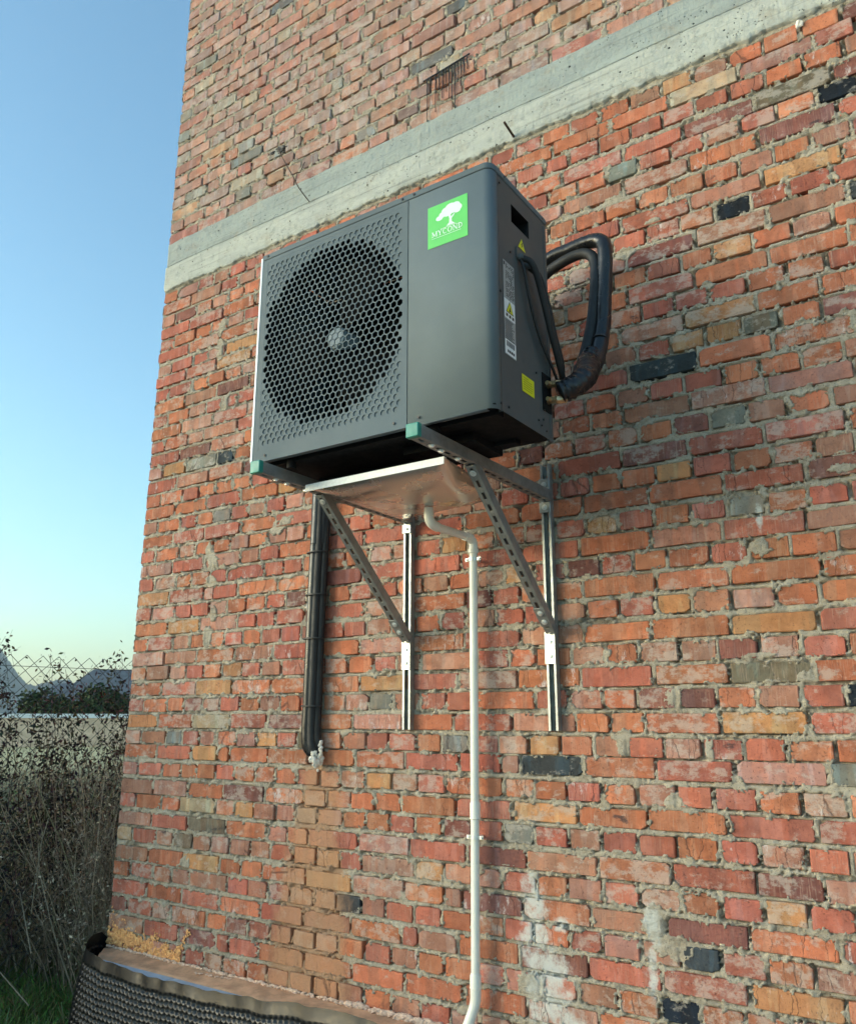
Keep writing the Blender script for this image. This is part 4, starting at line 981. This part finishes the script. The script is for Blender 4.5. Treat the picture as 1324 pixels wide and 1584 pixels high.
# houses
M_ROOF = m_plain('dark_slate_roof', (.10, .115, .13), .8, var=.2, sc=2); M_HW = m_plain('house_wall', (.16, .16, .15), .9, var=.2, sc=1); M_GL = m_plain('dark_glass', (.02, .025, .03), .15)
def house(az, d, w_, dep, hw, hr, label, rot):
    c = Vector(pol(az, d, 0)); t = thing('house', c, label, 'house'); a = R(rot); Dx = Vector((math.cos(a), math.sin(a), 0)); Dy = Vector((-Dx.y, Dx.x, 0)); Zv = Vector((0, 0, 1))
    m = MB(); m.obox(c + Zv * hw / 2, Dx * w_ / 2, Dy * dep / 2, Zv * hw / 2); m.build('wall', M_HW, t)
    e = .4; P = [c + Dx * (i * (w_ / 2 + e)) + Dy * (j * (dep / 2 + e)) + Zv * (hw + .01) for i, j in ((-1, -1), (1, -1), (1, 1), (-1, 1))]; Rg = [c + Dx * (-(w_ / 2 - 1.6)) + Zv * (hw + hr), c + Dx * (w_ / 2 + e) + Zv * (hw + hr)]
    m = MB(); m.add(P + Rg, [(0, 1, 5, 4), (2, 3, 4, 5), (3, 0, 4), (1, 2, 5), (3, 2, 1, 0)]); rf = m.build('roof', M_ROOF, t)
    m = MB(); cc = c + Dx * (w_ * .2) + Zv * (hw + hr); m.obox(cc, Dx * .3, Dy * .3, Zv * .7); m.build('chimney', M_HW, rf)
    for k in (-.3, .05, .35):
        q = c + Dx * (w_ * k) - Dy * (dep / 2 + .03) + Zv * hw * .55; m = MB(); m.obox(q, Dx * .6, Dy * .04, Zv * .6); f = m.build('window', M_COPE, t); m = MB(); m.obox(q - Dy * .05, Dx * .5, Dy * .02, Zv * .5); m.build('pane', M_GL, f)
house(-53.2, 76, 11, 8, 2.9, 2.9, 'house with a dark hipped roof showing against the sky beside the brick corner', 36)
house(-56.6, 82, 7, 6, 3.1, 1.7, 'low dark shed with a flat-looking roof behind the pale wall', 36)
# bushes beyond
def m_leafy(name, c1, c2):
    s = NT(name); at = s.n('ShaderNodeAttribute', attribute_name='tint'); return s.out(s.mix(at.outputs['Alpha'], c1, c2), .85, spec=.2)
M_BUSH = m_leafy('bush_leaves', (.025, .042, .018), (.06, .085, .035)); M_STEM = m_plain('bark', (.07, .055, .04), .9)
def bush(az, d, w_, h, label, name='bush'):
    c = Vector(pol(az, d, 0)); t = thing(name, c, label, 'bush', None); m = MB(); random.seed(int(abs(az) * 100))
    lobes = [(random.uniform(-.35, .35) * w_, random.uniform(-.3, .3) * w_, random.uniform(.45, .8) * h, random.uniform(.18, .34) * w_) for _ in range(9)]
    for k in range(1500):
        lx, ly, lz, lr = random.choice(lobes); u = Vector((random.gauss(0, 1), random.gauss(0, 1), random.gauss(0, 1))).normalized() * lr * random.uniform(.5, 1.05); p = c + Vector((lx, ly, lz)) + u
        if p.z < .1: continue
        s_ = random.uniform(.07, .16) * (w_ / 3); a = Vector((random.gauss(0, 1), random.gauss(0, 1), random.gauss(0, 1))).normalized() * s_; b_ = a.cross(Vector((random.gauss(0, 1), random.gauss(0, 1), random.gauss(0, 1)))).normalized() * s_
        m.add([p - a, p + b_, p + a, p - b_], [(0, 1, 2, 3)], (0, 0, 0, random.random()))
    m.build('foliage', M_BUSH, t)
    m = MB()
    for k in range(4): m.tube([c + Vector((random.uniform(-.1, .1), random.uniform(-.1, .1), 0)), c + Vector((random.uniform(-.25, .25) * w_, random.uniform(-.2, .2) * w_, h * .7))], [.06, .02], 6)
    m.build('stem', M_STEM, t)
bush(-58.4, 66, 3.4, 3.9, 'dark green bush beyond the pale wall, left of the low shed')
bush(-57.3, 70, 3.0, 3.3, 'grey-green bush standing in front of the low shed')
bush(-55.6, 66, 3.2, 4.6, 'taller green bush between the shed and the dark-roofed house')
bush(-54.1, 66, 3.0, 3.6, 'dark bush in front of the dark-roofed house')
bush(-56.3, 64, 2.6, 3.0, 'small dark bush right behind the pale wall')

# ------------------------------------------------------------------ wire fence
fa = Vector((-1.02, .66, 0)); fb = Vector((-1.18, .06, 0)); FD = (fb - fa).normalized()
M_FW = m_plain('fence_wire', (.07, .07, .065), .6, metal=.3)
fence = thing('chain_link_fence', (-1.1, .3, 0), 'chain link wire fence with dry creeper behind the brick corner', 'fence')
P0 = fa - FD * 4.0; TOT = 9.0; HT = 2.0; dg = .098
m = MB(); npc = int(TOT / dg)
NF = Vector((-FD.y, FD.x, 0))
def fp(u, z, o=0): return P0 + FD * u + Vector((0, 0, z)) + NF * o
nz = int(HT / dg)
for i in range(-nz, npc + nz):          # two families of diagonal wires with small over-under jogs
    for sgn in (1, -1):
        pts = []
        for j in range(nz + 1):
            u = (i + (j if sgn > 0 else -j)) * dg + (0 if sgn > 0 else 0); z = j * dg + .04
            if 0 <= u <= TOT: pts.append(fp(u, z, .0022 * sgn * (1 if j % 2 else -1)))
        if len(pts) > 1: m.tube(pts, .0022, 3, cap=False)
m.build('wire_mesh', M_FW, fence, kind='stuff')
m = MB()
for z in (.25, 1.1, 1.93): m.tube([fp(0, z, .004), fp(TOT, z, .004)], .0018, 4)
m.build('tension_wire', M_FW, fence, kind='stuff')
for u in (.05, 2.7, 5.25, 8.9):
    m = MB(); m.tube([fp(u, 0, -.03), fp(u, 2.03, -.03)], .022, 10); soft(m.build('post', M_ZINCD, fence), 40)

# ------------------------------------------------------------------ dry weeds, creeper, grass
M_DRY = m_tinted('dry_stems', .95, .2, 40)
def ribbon(mb, pts, w_, col):
    vs = []; fs = []
    side = Vector((random.gauss(0, 1), random.gauss(0, 1), .1)).normalized() * w_ / 2
    for i, p in enumerate(pts): q = side * (1 - .6 * i / len(pts)); vs += [p - q, p + q]
    for i in range(len(pts) - 1): fs.append((2 * i, 2 * i + 1, 2 * i + 3, 2 * i + 2))
    mb.add(vs, fs, col)
def leaf(mb, p, s_, col):
    a = Vector((random.gauss(0, 1), random.gauss(0, 1), random.gauss(0, 1))).normalized(); b_ = a.cross(Vector((random.gauss(0, 1), random.gauss(0, 1), random.gauss(0, 1)))).normalized()
    a *= s_; b_ *= s_ * .45; k = a.cross(b_).normalized() * s_ * .3
    mb.add([p - a, p + b_ + k * .3, p + a + k, p - b_ + k * .3], [(0, 1, 2, 3)], col)
def dry(): 
    c = random.choice([(.40, .30, .21), (.48, .36, .26), (.25, .18, .13), (.62, .52, .38), (.30, .27, .16)]); g = random.uniform(.7, 1.3); return tuple(x * g for x in c) + (1,)
random.seed(77); m = MB()
for k in range(9500):
    u = random.uniform(.6, 7.2); o = random.uniform(-.12, .95) * (-1)
    base = fp(u, 0) - NF * 0 + NF * o * (1 if NF.x < 0 else 1)
    base = fp(u, 0); base = base + Vector((abs(FD.y), 0, 0)) * random.uniform(-.75, 1.0)
    if base.x > -.24 and base.y > -.35: continue
    if base.x > -.35 and base.y <= -.35: continue
    if base.x > -1.4 and base.y < .32 - (base.x + .76) * .1: continue
    hmax = random.uniform(.5, 1.55) * (1.0 if base.x < -.6 else .9); n = 6; p = base.copy(); d = Vector((random.gauss(0, .22), random.gauss(0, .22), 1)).normalized(); pts = [p.copy()]
    for i in range(n):
        d = (d + Vector((random.gauss(0, .16), random.gauss(0, .16), 0))).normalized(); p = p + d * hmax / n
        if p.x > -.03 and p.y > -.05: p.x = -.03 - random.random() * .05
        pts.append(p.copy())
    ribbon(m, pts, random.uniform(.003, .009), dry())
    for i in range(2, n + 1):
        for q in range(3):
            if random.random() < .8:
                s0 = pts[i]; dd = Vector((random.gauss(0, 1), random.gauss(0, 1), random.gauss(.4, .6))).normalized(); l = random.uniform(.05, .18); e = s0 + dd * l
                if e.x > -.02 and e.y > -.03: continue
                ribbon(m, [s0, s0 + dd * l * .5 + Vector((0, 0, random.uniform(-.01, .01))), e], .003, dry())
                for z_ in range(2): leaf(m, e + Vector((random.gauss(0, .02), random.gauss(0, .02), random.gauss(0, .02))), random.uniform(.005, .014), dry())
wd = m.build('dry_weeds', M_DRY); tag(wd, 'tangle of tall dry brown weeds in front of the wire fence', 'weeds', kind='stuff')
m = MB(); dark = lambda: tuple(x * random.uniform(.6, 1.4) for x in random.choice([(.070, .052, .044), (.12, .088, .068), (.045, .035, .033)])) + (1,)
for k in range(430):
    u = random.uniform(3.0, 6.9); top_ = random.uniform(1.3, 2.05)
    if u > 4.75: top_ = min(2.1, top_ + .1)
    elif random.random() < .35: top_ -= .3
    p = fp(u, random.uniform(.2, 1.0), random.uniform(-.03, .03)); pts = [p.copy()]
    while p.z < top_: p = p + FD * random.gauss(0, .035) + Vector((0, 0, random.uniform(.05, .10))) + NF * random.gauss(0, .008); pts.append(p.copy())
    ribbon(m, pts, .006, dark())
    for q in pts:
        for r_ in range(random.choice((0, 0, 3, 6, 11)) + (13 if u > 4.9 and q.z > 1.25 and int(q.z * 7 + u * 5) % 3 else 2 if u > 4.9 else 0)):
            leaf(m, q + FD * random.gauss(0, .035) + NF * random.gauss(0, .03) + Vector((0, 0, random.gauss(0, .03))), random.uniform(.008, .022), dark())
tag(m.build('dry_creeper', M_DRY), 'dark shrivelled creeper clinging to the top of the wire fence', 'creeper', kind='stuff')
# green understorey behind the fence and grass at the foot
m = MB()
for k in range(1500):
    p = fp(random.uniform(1.0, 7.4), 0) - Vector((random.uniform(.8, 2.2), 0, 0)); hh_ = random.uniform(.4, 1.1)
    col = tuple(x * random.uniform(.6, 1.3) for x in (.11, .16, .075)) + (1,); d = Vector((random.gauss(0, .25), random.gauss(0, .25), 1)); pts = [p + d * hh_ * t for t in (0, .35, .7, 1)]; ribbon(m, pts, .012, col)
    for q in range(7): leaf(m, p + d * hh_ * random.uniform(.4, 1) + Vector((random.gauss(0, .05), random.gauss(0, .05), 0)), random.uniform(.015, .04), col)
tag(m.build('green_undergrowth', M_DRY), 'dull green undergrowth seen through the wire fence', 'undergrowth', kind='stuff')
m = MB()
for k in range(30000):
    x = random.uniform(-1.9, .2); y = random.uniform(-1.2, .9)
    if x > -.16 and y > -.18: continue
    g_ = float(vn(np.array(x * 5.), np.array(y * 5.), 8)); 
    if g_ < random.uniform(.0, .55): continue
    l = random.uniform(.05, .16); d = Vector((random.gauss(0, .55), random.gauss(0, .55), 1)).normalized(); p = Vector((x, y, gheight(x, y)))
    col = tuple(c * random.uniform(.7, 1.35) for c in random.choice([(.14, .26, .06), (.20, .30, .08), (.30, .27, .12)])) + (1,)
    ribbon(m, [p, p + d * l * .5, p + d * l + Vector((d.x, d.y, -.25)) * l * .35], .005, col)
tag(m.build('grass', M_DRY), 'short green grass beside the black membrane', 'grass', kind='stuff')
m = MB()
for pts in ([(-.95, -.35, .55), (-.6, -.3, .42), (-.28, -.22, .22)], [(-1.3, -.2, .40), (-.95, -.2, .25), (-.6, -.28, .03)], [(-1.0, .1, .62), (-.7, -.05, .58), (-.42, -.15, .42)], [(-1.1, -.5, .12), (-.7, -.4, .14), (-.35, -.35, .10)], [(-.75, .05, .95), (-.72, .02, .75), (-.70, 0, .55)]):
    m.tube(spline(pts, 5), .0035, 5)
m.c = []; tag(m.build('bare_stalks', m_plain('pale_stalk', (.26, .21, .14), .8)), 'few pale bare stalks leaning in front of the dry weeds', 'stalks', kind='stuff')

# ------------------------------------------------------------------ air
hm = bpy.data.materials.new('haze'); hm.use_nodes = True; hn = hm.node_tree
for x in list(hn.nodes):
    if x.type != 'OUTPUT_MATERIAL': hn.nodes.remove(x)
pv = hn.nodes.new('ShaderNodeVolumePrincipled'); pv.inputs['Density'].default_value = .00014; pv.inputs['Color'].default_value = (.95, .97, 1, 1); pv.inputs['Anisotropy'].default_value = .2
hn.links.new(pv.outputs[0], [x for x in hn.nodes if x.type == 'OUTPUT_MATERIAL'][0].inputs['Volume'])
m = MB(); m.box(-4300, 4300, -4300, 4300, -2.5, 290)
hz = m.build('haze', hm, kind='stuff'); hz['label'] = 'thin pale evening haze over the fields and hills'
